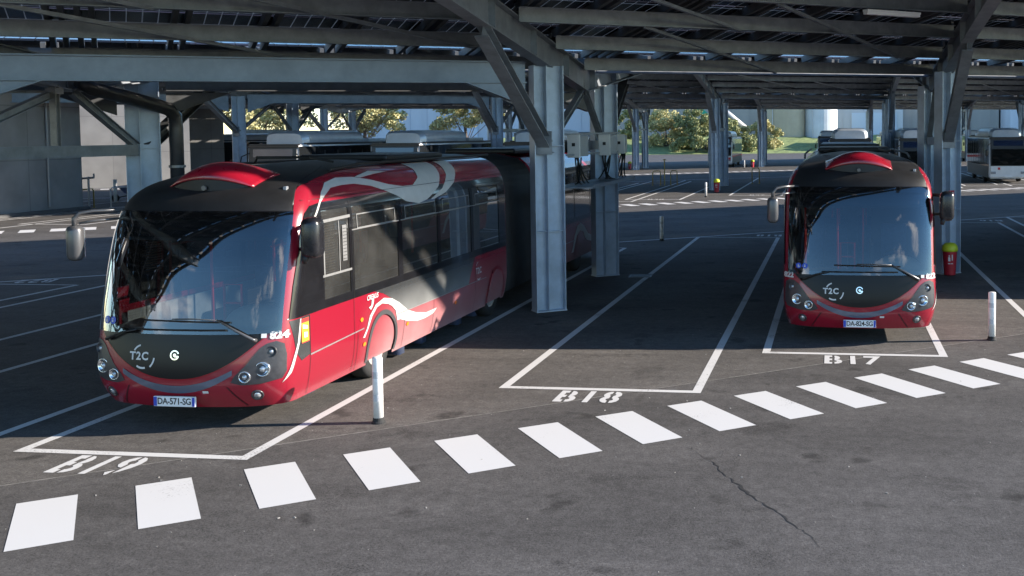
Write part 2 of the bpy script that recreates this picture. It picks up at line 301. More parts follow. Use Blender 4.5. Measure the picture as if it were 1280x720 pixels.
for x0,x1,y in bays+[(-12.47,-9.84,0),(-17.2,-14.45,0),(-20.6,-17.95,0)]: line(bm,(x0+.06,backY(x0)-.12),(x1,backY(x0)-.12+.02),.09,.008)
obj('bay_back_marking',bm,LINEW,kind='structure')
def dashes(bm,p0,n,step,hw=.255,hl=.67):
    for i in range(n):
        c=Vector((*p0,0))+Vector((*step,0))*i
        poly(bm,[c-D2*hw-N2*hl,c+D2*hw-N2*hl,c+D2*hw+N2*hl,c-D2*hw+N2*hl],0)
    for v in bm.verts: v.co.z=.004
bm=B(); dashes(bm,(-7.20-.81*3,8.54-.602*3),20,(.81,.602)); obj('crosswalk_marking',bm,DASHW,kind='structure')
# second row across the aisle
bm=B(); dashes(bm,(-40.0,28.45),75,(.81,.602)); obj('crosswalk_marking',bm,DASHW,kind='structure')
row2Y=lambda x:54.75+K*(x+11.1)
bm=B(); 
for k in range(-3,3):
    xb=-11.12+11.0*k
    for j in (0,3.1+2.15,3.1+2.15+3.45):
        x0=xb+j; x1=x0+2.95; y=row2Y(x0)+.3; bay_open(bm,x0,x1,y,y+23,.13)
obj('bay_marking',bm,LINEW,kind='structure')
bm=B(); line(bm,(-60,row2Y(-60)+24),(60,row2Y(60)+24),.14,.008); dashes_z=.008
line(bm,(-80,94+K*-68),(60,94+K*72),.25,.004); obj('bay_back_marking',bm,LINEW,kind='structure')
bm=B(); dashes(bm,(-60,97-.745*53),90,(.81,.602)); obj('crosswalk_marking',bm,DASHW,kind='structure')
# joint between two asphalt layers and a crack
bm=B()
xs=[-30+i*.5 for i in range(0,90)]
for a,b in zip(xs,xs[1:]):
    ja=random.uniform(-.012,.012)
    poly(bm,[(a,.785*a+15.93,0),(b,.785*b+15.93,0),(b,.785*b+15.96+ja,0),(a,.785*a+15.96+ja,0)])
for v in bm.verts: v.co.z=.003
obj('asphalt_joint',bm,mat('joint_sand',(.20,.19,.175),.9,noise=.5,nscale=9),kind='structure')
bm=B(); pts=[(-1.62,11.45),(-1.42,11.1),(-1.24,10.82),(-1.1,10.5),(-.93,10.2),(-.75,9.85),(-.5,9.5),(-.36,9.2),(-.2,8.98),(-.1,8.7)]; ws=[.002,.004,.012,.010,.024,.012,.020,.009,.005,.002]
rc=random.Random(5); P2=[];W2=[]
for i in range(len(pts)-1):
    for k in range(6):
        q=k/6; P2.append((pts[i][0]*(1-q)+pts[i+1][0]*q+rc.uniform(-.02,.02),pts[i][1]*(1-q)+pts[i+1][1]*q+rc.uniform(-.01,.01))); W2.append((ws[i]*(1-q)+ws[i+1]*q)*rc.uniform(.3,1.5))
pts,ws=P2,W2
for i in range(len(pts)-1):
    a=Vector((*pts[i],.003));b=Vector((*pts[i+1],.003)); bm.faces.new([bm.verts.new(q) for q in (a-Vector((ws[i],0,0)),b-Vector((ws[i+1],0,0)),b+Vector((ws[i+1]*.6,0,0)),a+Vector((ws[i]*.6,0,0)))])
obj('asphalt_crack',bm,mat('tar_crack',(.022,.021,.021),.8,noise=.4,nscale=30),kind='structure')
# loose grit and specks lying on the asphalt
bm=B(); rs=random.Random(11)
for i in range(220):
    x=rs.uniform(-9,8); y=rs.uniform(5.5,20+.7*x); q=rs.choice((.005,.006,.008,.011)); 
    box(bm,(x,y,q*.3),(q*rs.uniform(1,2.2),q,q*.7),rz=rs.uniform(0,3))
obj('grit',bm,mat('grit_pale',(.38,.36,.33),.9,noise=.5,nscale=3),kind='stuff')
t=thing('drain_cover','small square cover set in the asphalt beside the rear column of the centre pair','cover',(-4.75,25.3,0),.1)
bm=B(); box(bm,(0,0,.004),(.55,.55,.008)); obj('frame',bm,DARKSTEEL,t); bm=B(); box(bm,(0,0,.010),(.47,.47,.006)); obj('lid',bm,mat('cast_lid',(.07,.07,.07),.6,noise=.4,nscale=20),t)
# stencilled bay numbers
def text_bm(s,size,space=1.0,bold=.0,shear=0):
    cu=bpy.data.curves.new('t','FONT'); cu.body=s; cu.size=size; cu.align_x='CENTER'; cu.align_y='CENTER'; cu.offset=bold; cu.space_character=space; cu.shear=shear; cu.resolution_u=3
    o=bpy.data.objects.new('t',cu); C.objects.link(o); dg=bpy.context.evaluated_depsgraph_get(); dg.update()
    me=bpy.data.meshes.new_from_object(o.evaluated_get(dg)); bm=B(); bm.from_mesh(me); bpy.data.meshes.remove(me); bpy.data.objects.remove(o); bpy.data.curves.remove(cu)
    return bm
def ground_text(s,x,y,rz=0,size=.80,wx=.66,adv=.30):
    out=B(); n=len(s)
    for i,ch in enumerate(s):
        bm=text_bm(ch,size,1,.02)
        for v in bm.verts: v.co.x*=wx
        cxx=sum((min(v.co.x for v in bm.verts),max(v.co.x for v in bm.verts)))/2
        for v in bm.verts: v.co.x-=cxx
        if ch in 'B3456890':
            for e in (.018,-.018): bmesh.ops.bisect_plane(bm,geom=bm.verts[:]+bm.edges[:]+bm.faces[:],plane_co=(e,0,0),plane_no=(1,0,0))
            bmesh.ops.delete(bm,geom=[f_ for f_ in bm.faces if abs(f_.calc_center_median().x)<.018],context='FACES')
        for v in bm.verts: v.co.x+=(i-(n-1)/2)*adv
        me=bpy.data.meshes.new('g'); bm.to_mesh(me); bm.free(); out.from_mesh(me); bpy.data.meshes.remove(me)
    M=Matrix.Translation((x,y,.005))@Matrix.Rotation(rz,4,'Z'); bmesh.ops.transform(out,matrix=M,verts=out.verts)
    return obj('bay_number_marking',out,LINEW,kind='structure')
ground_text('B19',-7.82,10.07); ground_text('B18',-3.25,13.46); ground_text('B17',.30,16.09); ground_text('B16',4.6,19.7); ground_text('B15',8.2,22.3)
ground_text('B18',-2.2,35.75,math.pi); ground_text('B16',6.2,42.3,math.pi); ground_text('B22',-19.5,23.2,math.pi+.3)
for k,sx_ in ((0,'B26'),(0,'B25'),(1,'B23')): pass
for i,(x,s_) in enumerate([(-10.1,'B38'),(-4.9,'B37'),(6.5,'B35'),(-15.3,'B40')]): ground_text(s_,x+.6,row2Y(x)-.25,0,.8)

# ------------------------------------------------------------------ solar canopies
ZX=.015
def canopy(label,ox,oy,xs,dz,slopex,lod=0,beams=(),left=None):
    """xs: column X positions (row 1 frame shifted by ox,oy handled by Y function); one double row canopy on paired columns"""
    T=thing('solar_canopy',label,'solar canopy',(0,0,0))
    Yc=lambda x:20.15+K*(x+5.65-ox)+oy
    zt=lambda x,y:(5.02+.115*abs(y-(Yc(x)+3.15))+slopex*(x+5.65))+dz      # rafter top
    mod=[(xs[i],xs[i+1]) for i in range(len(xs)-1)]
    step=xs[1]-xs[0]
    ends=[(xs[0]-step,xs[0])]+mod+[(xs[-1],xs[-1]+step)]
    for x in xs:
        y1=Yc(x); y2=y1+5.2
        for j,y in enumerate((y1,y2)):
            bm=B(); top=zt(x,y)-.5
            c=Vector((x,y,top/2)); wc=.62
            Rm=Matrix((D2,N2,Vector((0,0,1)))).transposed()
            box(bm,c,(wc-.04,.02,top),rot=Rm)
            for e in (-1,1): box(bm,c+D2*e*(wc/2-.01),(.02,.30,top),rot=Rm)
            for e in (-1,1): box(bm,c-D2*.05+N2*e*.085,(.018,.15,top),rot=Rm)
            box(bm,Vector((x,y,.010)),(.64,.34,.02),rot=Rm)
            if lod<2:
                for z in (1.6,3.3): box(bm,Vector((x,y,z))-N2*.07,(wc-.05,.12,.012),rot=Rm)
            obj('column',bm,STEEL2,T)
        bm=B(); zr=3.27+dz*.6
        bar(bm,(x,y1+.25,zr),(x,y2-.25,zr),.16,.21); obj('tie_beam',bm,STEEL,T)
        # knee braces out to the rafter
        bm=B(); ib=lambda a,b,s=.2:ibeam(bm,a,b,s,s,t=.02,tw=.016)
        n_y=y1-3.75; f_y=y2+2.7
        ibeam(bm,(x,y1-.05,3.3+dz*.5),(x,n_y,zt(x,n_y)-.6),.24,.22,t=.02); box(bm,(x,y1-.215,3.36+dz*.5),(.32,.02,.46)); box(bm,(x,y1-.12,3.17+dz*.5),(.30,.2,.02)); obj('brace',bm,STEEL,T)
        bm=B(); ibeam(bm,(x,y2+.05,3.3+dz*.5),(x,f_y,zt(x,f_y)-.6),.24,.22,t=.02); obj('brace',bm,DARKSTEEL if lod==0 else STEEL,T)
        yv=y1+3.15; zv=zt(x,yv)-.55
        for yy in (y1+.2,y2-.2):
            bm=B(); ibeam(bm,(x,yy,3.35+dz*.6),(x,yv+(yy-yv)*.08,zv),.13,.13,t=.012); obj('strut',bm,STEEL,T)
        bm=B()
        y0=y1-12.1; ye=y1+16.6
        ibeam(bm,(x,y0,zt(x,y0)-.26),(x,yv-.01,zt(x,yv)-.26),.26,.52,t=.022); ibeam(bm,(x,yv+.01,zt(x,yv)-.26),(x,ye,zt(x,ye)-.26),.26,.52,t=.022)
        if lod<2:
            for k in range(-4,6):
                yy=yv+k*2.4+.6
                if y0<yy<ye: box(bm,(x,yy,zt(x,yy)-.26),(.25,.014,.47))
        obj('rafter',bm,STEEL,T)
    rels=[-11.2+2.4*i+.2 for i in range(0,12)]
    nearrel=[-2.2-2.4*0-2.4*k+0. for k in range(0,5)]
    rel_n=[2.55,.15,-2.3,-4.7,-7.1,-9.5,-11.8]      # Y offsets from the near column line
    rel_f=[3.75,6.1,8.5,10.9,13.3,15.7,18.1]
    def clip(xa,xb,rel,yf):
        # part of purlin (Y=Yc+rel) inside module xa..xb with Y>yf
        x_lo=xa
        if Yc(xa)+rel<yf: x_lo=xa+(yf-Yc(xa)-rel)/K
        return (x_lo,xb) if x_lo<xb-.3 else None
    for (xa,xb) in ends:
        yf=-1e6
        for rel in rel_n+rel_f:
            c=clip(xa,xb,rel,yf)
            if not c or rel>16.7: continue
            bm=B(); a,b=c; za=zt(a,Yc(a)+rel); zb=zt(b,Yc(b)+rel)
            ibeam(bm,Vector((a+.14,Yc(a+.14)+rel,za)),Vector((b-.14,Yc(b-.14)+rel,zb)),.14,.27,t=.014,tw=.01)
            obj('purlin',bm,STEEL,T)
        # strips of solar glass between purlins
        allr=sorted(rel_n+rel_f)
        for i in range(len(allr)-1):
            r0,r1=allr[i],allr[i+1]
            if abs(r0-2.55)<.01: continue
            slot=False                                          # an open slot runs beside the valley
            if r1>18.2: continue
            bm=B()
            a0=xa+.0; q=[]
            P=[]
            for xx,rr in ((xa,r0),(xb,r0),(xb,r1),(xa,r1)):
                P.append((xx,Yc(xx)+(r0+.055 if rr==r0 else r1-.02)))
            fce=poly(bm,[(x_,y_,0) for x_,y_ in P])
            g=bm.verts[:]+bm.edges[:]+bm.faces[:]
            bmesh.ops.bisect_plane(bm,geom=g,plane_co=(0,yf,0),plane_no=(0,-1,0),clear_outer=True)
            if not bm.faces: bm.free(); continue
            for v in bm.verts: v.co.z=zt(v.co.x,v.co.y)+.33
            e=bmesh.ops.extrude_face_region(bm,geom=bm.faces[:]); vs=[g_ for g_ in e['geom'] if isinstance(g_,bmesh.types.BMVert)]
            bmesh.ops.translate(bm,vec=(0,0,.04),verts=vs); bmesh.ops.recalc_face_normals(bm,faces=bm.faces[:])
            o=obj('solar_panel',bm,PV,T)
        # rails under the glass
        bm=B(); k=0; any_=False
        s=xa+.3
        while s<xb+9:
            # rail line: start on the far near-wing end and runs along N2
            for (ra,rb) in ((-11.9,3.14),(3.16,18.1)):
                pts=[]
                # param along N2 from point (s, Yc(s)+2.6)
                base=Vector((s,Yc(s)+(3.14 if ra<0 else 3.16),0))
                sg=-1 if ra<0 else 1; seg=[]
                t=0
                while t<24:
                    p=base+N2*sg*t
                    rel=p.y-Yc(p.x)
                    if ra<=rel<=rb and xa<=p.x<=xb and p.y>yf: seg.append(p.copy())
                    t+=.3
                if len(seg)>2:
                    a,b=seg[0],seg[-1]
                    a.z=zt(a.x,a.y)+.235; b.z=zt(b.x,b.y)+.235
                    for o_ in (-.10,.10): bar(bm,a+D2*o_,b+D2*o_,.08,.16); 
                    any_=True
            s+=1.12
        # rails that start beyond the module on its left side
        s=xa-9
        while s<xa+.3:
            for (ra,rb,sg,st) in ((-11.9,3.14,-1,3.14),(3.16,18.1,1,3.16)):
                base=Vector((s,Yc(s)+st,0)); seg=[]; t=0
                while t<24:
                    p=base+N2*sg*t; rel=p.y-Yc(p.x)
                    if ra<=rel<=rb and xa<=p.x<=xb and p.y>yf: seg.append(p.copy())
                    t+=.3
                if len(seg)>2:
                    a,b=seg[0],seg[-1]; a.z=zt(a.x,a.y)+.235; b.z=zt(b.x,b.y)+.235
                    for o_ in (-.10,.10): bar(bm,a+D2*o_,b+D2*o_,.08,.16)
            s+=1.12
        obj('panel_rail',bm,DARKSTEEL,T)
        # valley gutter
        bm=B(); a,b=xa,xb; r=3.15
        for off,zz in ((-.22,.09),(.22,.09)): bar(bm,(a,Yc(a)+r+off,zt(a,Yc(a)+r)+.12),(b,Yc(b)+r+off,zt(b,Yc(b)+r)+.12),.02,.2)
        bar(bm,(a,Yc(a)+r,zt(a,Yc(a)+r)+.03),(b,Yc(b)+r,zt(b,Yc(b)+r)+.03),.46,.02); obj('gutter',bm,LIGHTSTEEL,T)
    # sway rods between purlins
    for (xa,xb) in ends:
        for (r0,r1,f0,f1) in ((-7.1,-2.3,.15,.45),(-4.7,.15,.55,.85),(-2.3,2.5,.25,.5)):
            bm=B(); x0=xa+(xb-xa)*f0; x1=xa+(xb-xa)*f1
            p=Vector((x0,Yc(x0)+r0,0)); q=Vector((x1,Yc(x1)+r1,0))
            p.z=zt(p.x,p.y)-.16; q.z=zt(q.x,q.y)-.16; bar(bm,p,q,.07,.012); bar(bm,p+Vector((0,0,.03)),q+Vector((0,0,.03)),.012,.06); obj('sway_brace',bm,STEEL,T)
    for (xa,xb) in beams:
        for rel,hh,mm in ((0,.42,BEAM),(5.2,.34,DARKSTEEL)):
            bm=B(); a=Vector((xa+.35,Yc(xa+.35)+rel,0)); b=Vector((xb-.35,Yc(xb-.35)+rel,0)); zc=4.74+dz
            a.z=zc+slopex*(xa+5.65); b.z=zc+slopex*(xb+5.65); ibeam(bm,a,b,.22,hh,t=.022)
            for (p,sg) in ((a,1),(b,-1)):
                dd=(b-a).normalized()*sg
                p0=p+dd*.0+Vector((0,0,-.2)); 
                v=[p0-N2*.008,p0+dd*1.2-N2*.008,p0+Vector((0,0,-.45))-N2*.008]; v2=[q+N2*.016 for q in v]
                A=[bm.verts.new(q) for q in v]; Bv=[bm.verts.new(q) for q in v2]; bm.faces.new(A); bm.faces.new(Bv[::-1])
                for i in range(3): bm.faces.new((A[i],Bv[i],Bv[(i+1)%3],A[(i+1)%3]))
                bar(bm,p0+Vector((0,0,-.45)),p0+dd*1.2,.2,.02)
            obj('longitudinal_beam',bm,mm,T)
            if lod==0 and rel==0: o_=o=None
    return T,Yc,zt
xs1=[-30.5,-22.1,-13.75,-5.65,2.82,11.25,19.7,28.1]
T1,Yc1,zt1=canopy('nearest grey steel solar canopy above the two red buses, on paired columns',0,0,xs1,0,ZX,0,beams=((-22.1,-13.75),(-13.75,-5.65)))
xs2=[-51.2,-40.2,-29.2,-18.6,-7.36,3.9,15.1,26.3]
T2,Yc2,zt2=canopy('middle solar canopy across the aisle, sheltering the row of white buses',-1.7,44.4+1.27*0,xs2,.85,.008,1,beams=((-40.2,-29.2),(-29.2,-18.6)))
xs3=[-54.6,-42.8,-31.1,-19.35,-7.6,4.1,15.9,27.6]
T3,Yc3,zt3=canopy('farthest solar canopy in front of the factory and shrubs',-1.95,89.6,xs3,1.2,.006,2)
# downpipe at the left column pair, hanger, cable tray and luminaires of the nearest canopy
bm=B(); pts=[(-13.55,17.35,4.55),(-13.5,17.6,4.42),(-13.45,18.2,4.33),(-13.35,19.3,4.14),(-13.32,19.55,4.08),(-13.3,19.7,3.95),(-13.3,19.72,3.7),(-13.3,19.72,.1)]
tube(bm,pts,.135,16); obj('downpipe',bm,mat('black_pipe',(.05,.052,.058),.3,.1,noise=.2),T1,smooth=True)
bm=B(); lathe(bm,[(.16,0),(.16,.05)],(-13.3,19.72,2.9)); obj('pipe_clamp',bm,LIGHTSTEEL,T1)
bm=B(); ibeam(bm,(-13.7,16.9,3.38),(-13.7,16.9,4.45),.12,.12,up=Vector((0,1,0))); box(bm,(-13.7,16.9,4.35),(.2,.2,.1)); obj('hanger_post',bm,LIGHTSTEEL,T1)
bm=B(); box(bm,(-5.15,22.9,2.43),(.62,4.4,.02)); box(bm,(-5.15+.31,22.9,2.46),(.02,4.4,.07)); box(bm,(-5.15-.31,22.9,2.46),(.02,4.4,.07)); obj('cable_tray',bm,STEEL,T1)
bm=B(); bar(bm,(-5.5,20.4,3.52),(-5.3,25.6,3.56),.03,.04); bar(bm,(-5.35,20.5,3.1),(-5.3,25.6,3.1),.03,.04); obj('inverter_rail',bm,STEEL,T1)
TUBE=mat('lamp_tube_white',(.8,.82,.85),.35)
for (x,rel,ln) in ((.6,-4.75,1.3),):
    bm=B(); a=Vector((x,Yc1(x)+rel,0)); b=a+D2*ln; a.z=b.z=zt1(x,a.y)-.24; bar(bm,a,b,.12,.05); bar(bm,a+Vector((0,0,.045)),b+Vector((0,0,.045)),.16,.04); obj('strip_light',bm,TUBE,T1)
# ------------------------------------------------------------------ inverters with cables
INVW=mat('inverter_white',(.62,.62,.61),.45,noise=.08); INVS=mat('inverter_side_grey',(.30,.32,.34),.5,noise=.15)
for i,(x,y,d,lab) in enumerate(((-5.35,21.1,.75,'white inverter box nearest the front column of the centre column pair'),(-5.20,23.35,.8,'middle white inverter box of the three on the centre column pair'),(-5.27,25.35,.35,'white inverter box farthest back, against the rear column of the centre pair'))):
    t=thing('inverter',lab,'inverter',(x,y,3.04),0,'inverters on the centre column pair')
    bm=B(); box(bm,(0,.02,.24),(.27,.05,.48),bev=.012); obj('cover',bm,INVW,t)
    bm=B(); box(bm,(0,.045+d/2,.24),(.25,d,.44),bev=.01)
    for k in range(5): box(bm,(-.13,.1+d*.18*k,.24),(.014,.02,.36))
    obj('case',bm,INVS,t)
    bm=B(); box(bm,(.0,-.008,.27),(.07,.006,.07),bev=.002); obj('badge',bm,INK,t)
    bm=B(); rr=random.Random(i)
    for k in range(6):
        a=Vector((rr.uniform(-.1,.1),.1+k*d/7,0)); b=Vector((rr.uniform(-.3,.12),rr.uniform(.3,1.0)-(.4 if i==2 else 0),-.57)); m_=(a+b)/2+Vector((rr.uniform(-.1,.1),rr.uniform(-.35,.1),-.28))
        pts=[]
        for s_ in range(9):
            q=s_/8; pts.append(a*(1-q)**2+2*q*(1-q)*m_+b*q*q)
        tube(bm,pts,.018,6)
    obj('cable',bm,INK,t,smooth=True)

# ------------------------------------------------------------------ the red articulated buses
def lerpt(tab,z):
    if z<=tab[0][0]:return tab[0][1]
    for (a,va),(b,vb) in zip(tab,tab[1:]):
        if z<=b:
            t=(z-a)/(b-a); t=t*t*(3-2*t)*.0+t
            return va+(vb-va)*t
    return tab[-1][1]
def smooth_tab(tab,n=160,it=12):
    z0,z1=tab[0][0],tab[-1][0]; v=[lerpt(tab,z0+(z1-z0)*i/n) for i in range(n+1)]
    for _ in range(it): v=[v[0]]+[(v[i-1]+2*v[i]+v[i+1])/4 for i in range(1,n)]+[v[-1]]
    return lambda z:(lambda q:(v[int(q)]*(1-(q-int(q)))+v[min(n,int(q)+1)]*(q-int(q))))(max(0,min(n-1e-6,(z-z0)/(z1-z0)*n)))
W_=smooth_tab([(.27,1.19),(.45,1.24),(.7,1.275),(1.2,1.275),(2.3,1.265),(2.55,1.245),(2.72,1.20),(2.85,1.13),(2.95,1.04),(3.03,.93),(3.09,.78),(3.12,.6),(3.15,.2)])
Y_=smooth_tab([(.27,.16),(.38,.07),(.55,.0),(.75,.0),(1.1,.05),(1.5,.14),(2.0,.27),(2.4,.40),(2.62,.50),(2.75,.59),(2.87,.70),(2.96,.93),(3.03,1.2),(3.09,1.65),(3.12,2.1),(3.15,3.0)],160,60)
NX=3.4
BOW,CD=.11,.46
Dz=lambda z:BOW+CD
def yo(q): return BOW*q*q+CD*(1-(1-min(q,1)**NX)**(1/NX))
def front_y(x,z): return Y_(z)+yo(min(.99995,abs(x)/W_(z)))
def side_x(y,z):
    d=y-Y_(z)
    if d>=BOW+CD:return W_(z)
    lo,hi=0,1
    for _ in range(26):
        m=(lo+hi)/2
        if yo(m)<d: lo=m
        else: hi=m
    return W_(z)*lo
def nrm(fn,a,b):
    e=.004; p=fn(a,b); u_=fn(a+e,b)-p; v_=fn(a,b+e)-p; n=u_.cross(v_); return p,n.normalized() if n.length>0 else Vector((0,-1,0))
def Fmap(off=0):
    base=lambda x,z:Vector((x,front_y(x,z),z))
    def m(x,z):
        p,n=nrm(base,x,z)
        if n.y>0:n=-n
        return p+n*off
    return m
def Smap(sgn=1,off=0):
    base=lambda y,z:Vector((sgn*side_x(y,z),y,z))
    def m(y,z):
        p,n=nrm(base,y,z)
        if n.x*sgn<0:n=-n
        return p+n*off
    return m
def ring(u,z):
    # u in [-1,1]: front arc
    sn=math.sin(u*math.pi/2); q=abs(sn)**(2/NX)
    return Vector((W_(z)*math.copysign(q,sn),Y_(z)+yo(q),z))
def grid_cut(bm,sa,sb):
    if not bm.verts:return
    for ax,st in ((0,sa),(1,sb)):
        lo=min(v.co[ax] for v in bm.verts); hi=max(v.co[ax] for v in bm.verts); k=math.floor(lo/st)+1
        while k*st<hi-1e-4:
            if k*st>lo+1e-4:
                co_=[0,0,0]; co_[ax]=k*st; no=[0,0,0]; no[ax]=1
                bmesh.ops.bisect_plane(bm,geom=bm.verts[:]+bm.edges[:]+bm.faces[:],plane_co=co_,plane_no=no,dist=1e-6)
            k+=1
def patch(polys,mp_,sa=.08,sb=.06):
    bm=B()
    for pl in polys: poly(bm,[(a,b,0) for a,b in pl])
    bmesh.ops.triangulate(bm,faces=bm.faces[:]); grid_cut(bm,sa,sb)
    for v in bm.verts: v.co=mp_(v.co.x,v.co.y)
    return bm
def mapped(bm,mp_,ox,oz,sa=.05,flip=1,sx=1):
    for v in bm.verts: v.co=Vector((v.co.x*sx*flip+ox,v.co.y+oz,0))
    grid_cut(bm,sa,sa)
    for v in bm.verts: v.co=mp_(v.co.x,v.co.y)
    return bm
def circ(cx_,cz,r,n=28,a0=0,a1=360,ry=None):
    return [(cx_+r*math.cos(R(a0+(a1-a0)*i/n)),cz+(ry or r)*math.sin(R(a0+(a1-a0)*i/n))) for i in range(n if a1-a0==360 else n+1)]
def annulus(cx_,cz,r0,r1,a0=0,a1=360,n=32):
    out=[]
    for i in range(n):
        t0=R(a0+(a1-a0)*i/n); t1=R(a0+(a1-a0)*(i+1)/n)
        out.append([(cx_+r0*math.cos(t0),cz+r0*math.sin(t0)),(cx_+r1*math.cos(t0),cz+r1*math.sin(t0)),(cx_+r1*math.cos(t1),cz+r1*math.sin(t1)),(cx_+r0*math.cos(t1),cz+r0*math.sin(t1))])
    return out
def band(f0,f1,a,b,n):
    out=[]
    for i in range(n):
        x0=a+(b-a)*i/n; x1=a+(b-a)*(i+1)/n
        out.append([(x0,f0(x0)),(x1,f0(x1)),(x1,f1(x1)),(x0,f1(x0))])
    return out
smile=lambda x:.635+.45*abs(x)**2.15
AX=((2.97,.47),(8.1,.47))
UW=.69          # windscreen half extent along the front arc
def wtop(u): return 2.60-.03*abs(u)**2
def wbot(u): return 1.15
def make_bus():
    T=thing('articulated_bus','','bus')
    # --- shell: front arc + straight flanks, holes for glass and wheel arches
    bm=B(); nz=84; zs=[.27+(3.145-.27)*(i/nz) for i in range(nz+1)]
    us=[i/60 for i in range(-60,61)]; YE=8.75; ys=[i/190 for i in range(1,191)]
    def pt(i,z):
        if i<190:
            t=1-i/190; s=-1
        elif i>=190+121:
            t=(i-190-120)/190; s=1
        else: return ring(us[i-190],z)
        y0=Y_(z)+Dz(z); return Vector((s*W_(z),y0+(YE-y0)*t,z))
    ncol=190+121+190
    V=[[bm.verts.new(pt(i,z)) for z in zs] for i in range(ncol)]
    for i in range(ncol-1):
        for j in range(nz):
            c=(V[i][j].co+V[i+1][j+1].co)/2; z=c.z
            front=190<=i<310
            if front:
                uu=us[i-190]+1/120
                if abs(uu)<UW-.02 and 1.19<z<wtop(uu)-.05: continue
            if not front or abs(us[i-190])>.93:
                if .98<c.y<8.62 and 1.37<z<2.6: continue
                if any(math.hypot(c.y-a,z-b)<.47 for a,b in AX) and abs(c.x)>.9: continue
            bm.faces.new((V[i][j],V[i+1][j],V[i+1][j+1],V[i][j+1]))
    top=[V[i][-1] for i in range(ncol)]; bm.faces.new(top)
    bmesh.ops.recalc_face_normals(bm,faces=bm.faces[:])
    body=obj('body',bm,RED,T,smooth=True)
    # inner lining, a few centimetres inside
    bm=B()
    for sg in (-1,1):
        a=[(sg*1.20,.85,.4),(sg*1.20,8.7,.4),(sg*1.20,8.7,1.3),(sg*1.20,.85,1.3)]; poly(bm,a)
    poly(bm,[(-1.18,.85,2.66),(1.18,.85,2.66),(1.18,8.7,2.66),(-1.18,8.7,2.66)]); poly(bm,[(-1.2,.9,.42),(1.2,.9,.42),(1.2,8.7,.42),(-1.2,8.7,.42)]); poly(bm,[(-1.15,8.7,.4),(1.15,8.7,.4),(1.15,8.7,2.66),(-1.15,8.7,2.66)])
    obj('interior_lining',bm,INTGR,T)
    # --- front red panels are the shell; darker front paint
    fm=Fmap
    # black mask below the windscreen
    bm=patch(band(smile,lambda x:1.17,-1.07,1.07,44),fm(.004)); mask=obj('front_mask',bm,mat('mask_black',(.010,.010,.011),.30,spec=.25),T,smooth=True)
    # windscreen surround (black frit) and glass
    def ringpatch(u0,u1,z0f,z1f,nu,nzz,off):
        bm=B(); Vs=[]
        for i in range(nu+1):
            u_=u0+(u1-u0)*i/nu; row=[]
            for j in range(nzz+1):
                z=z0f(u_)+(z1f(u_)-z0f(u_))*j/nzz; p=ring(u_,z); e=.003
                a=ring(u_+e,z)-p; b_=ring(u_,z+e)-p; n=a.cross(b_)
                if n.y>0 and abs(u_)<.5 or n.x*u_<0: n=-n
                n=n.normalized() if n.length else Vector((0,-1,0)); row.append(bm.verts.new(p+n*off))
            Vs.append(row)
        for i in range(nu):
            for j in range(nzz): bm.faces.new((Vs[i][j],Vs[i+1][j],Vs[i+1][j+1],Vs[i][j+1]))
        return bm
    bm=ringpatch(-UW,UW,lambda u:1.165,lambda u:wtop(u),80,40,.012); ws=obj('windscreen',bm,WSGLASS,T,smooth=True)
    bm=ringpatch(-UW,UW,lambda u:1.165,lambda u:1.225,80,2,.007); b2=ringpatch(-UW,UW,lambda u:wtop(u)-.09,lambda u:wtop(u)+.01,80,3,.007)
    me=bpy.data.meshes.new('x'); b2.to_mesh(me); b2.free(); bm.from_mesh(me); bpy.data.meshes.remove(me)
    for s in (-1,1):
        b2=ringpatch(s*(UW-.05),s*UW,lambda u:1.165,lambda u:wtop(u)+.01,4,30,.007); me=bpy.data.meshes.new('x'); b2.to_mesh(me); b2.free(); bm.from_mesh(me); bpy.data.meshes.remove(me)
    obj('windscreen_border',bm,BLACK,ws,smooth=True)
    # destination display box behind the upper glass
    bm=ringpatch(-.72,.72,lambda u:2.27,lambda u:2.56,50,6,-.05); dd=obj('destination_display',bm,INTDK,T,smooth=True)
    bm=ringpatch(-.6,.6,lambda u:2.305,lambda u:2.50,40,3,-.035); obj('display_window',bm,mat('display_glass',(.02,.022,.025),.15),dd,smooth=True)
    # black roof and dome: whole width at the front, edges above the red cove on the flanks
    def zlow(u,f_):
        if abs(u)<=UW: return wtop(u)+.005
        z=2.7
        for _ in range(12): z=.5*z+.5*lerpt([(.60,2.60),(.72,2.64),(.85,2.78),(1.05,2.88),(1.5,2.96),(2.2,3.03),(3.2,3.06),(4.2,3.07)],f_(z).y)
        return max(z,wtop(u)+.005)
    bm=B(); cols=[]
    for i in range(-60-60,61+60):
        if abs(i)<=60: u_=i/60; f_=lambda z,u_=u_:ring(u_,z)
        else:
            t=(abs(i)-60)/60; s=1 if i>0 else -1
            f_=lambda z,t=t,s=s:Vector((s*W_(z),Y_(z)+Dz(z)+(YE-Y_(z)-Dz(z))*t,z))
        zl=zlow(i/60 if abs(i)<=60 else 1+((abs(i)-60)/60),f_); row=[]
        for j in range(17):
            z=zl+(3.146-zl)*(j/16)**.8; p=f_(z); o_=Vector((p.x*.25,-.12 if abs(i)<=60 else 0,.5)).normalized()*.006
            if abs(i)>20: o_=Vector((math.copysign(.7,p.x),-.3 if abs(i)<=60 else 0,.6)).normalized()*.006
            row.append(bm.verts.new(p+o_))
        cols.append(row)
    for a,b in zip(cols,cols[1:]):
        for j in range(16): bm.faces.new((a[j],b[j],b[j+1],a[j+1]))
    bm.faces.new([c[-1] for c in cols]); bmesh.ops.recalc_face_normals(bm,faces=bm.faces[:])
    obj('roof',bm,ROOFBLK,T,smooth=True)
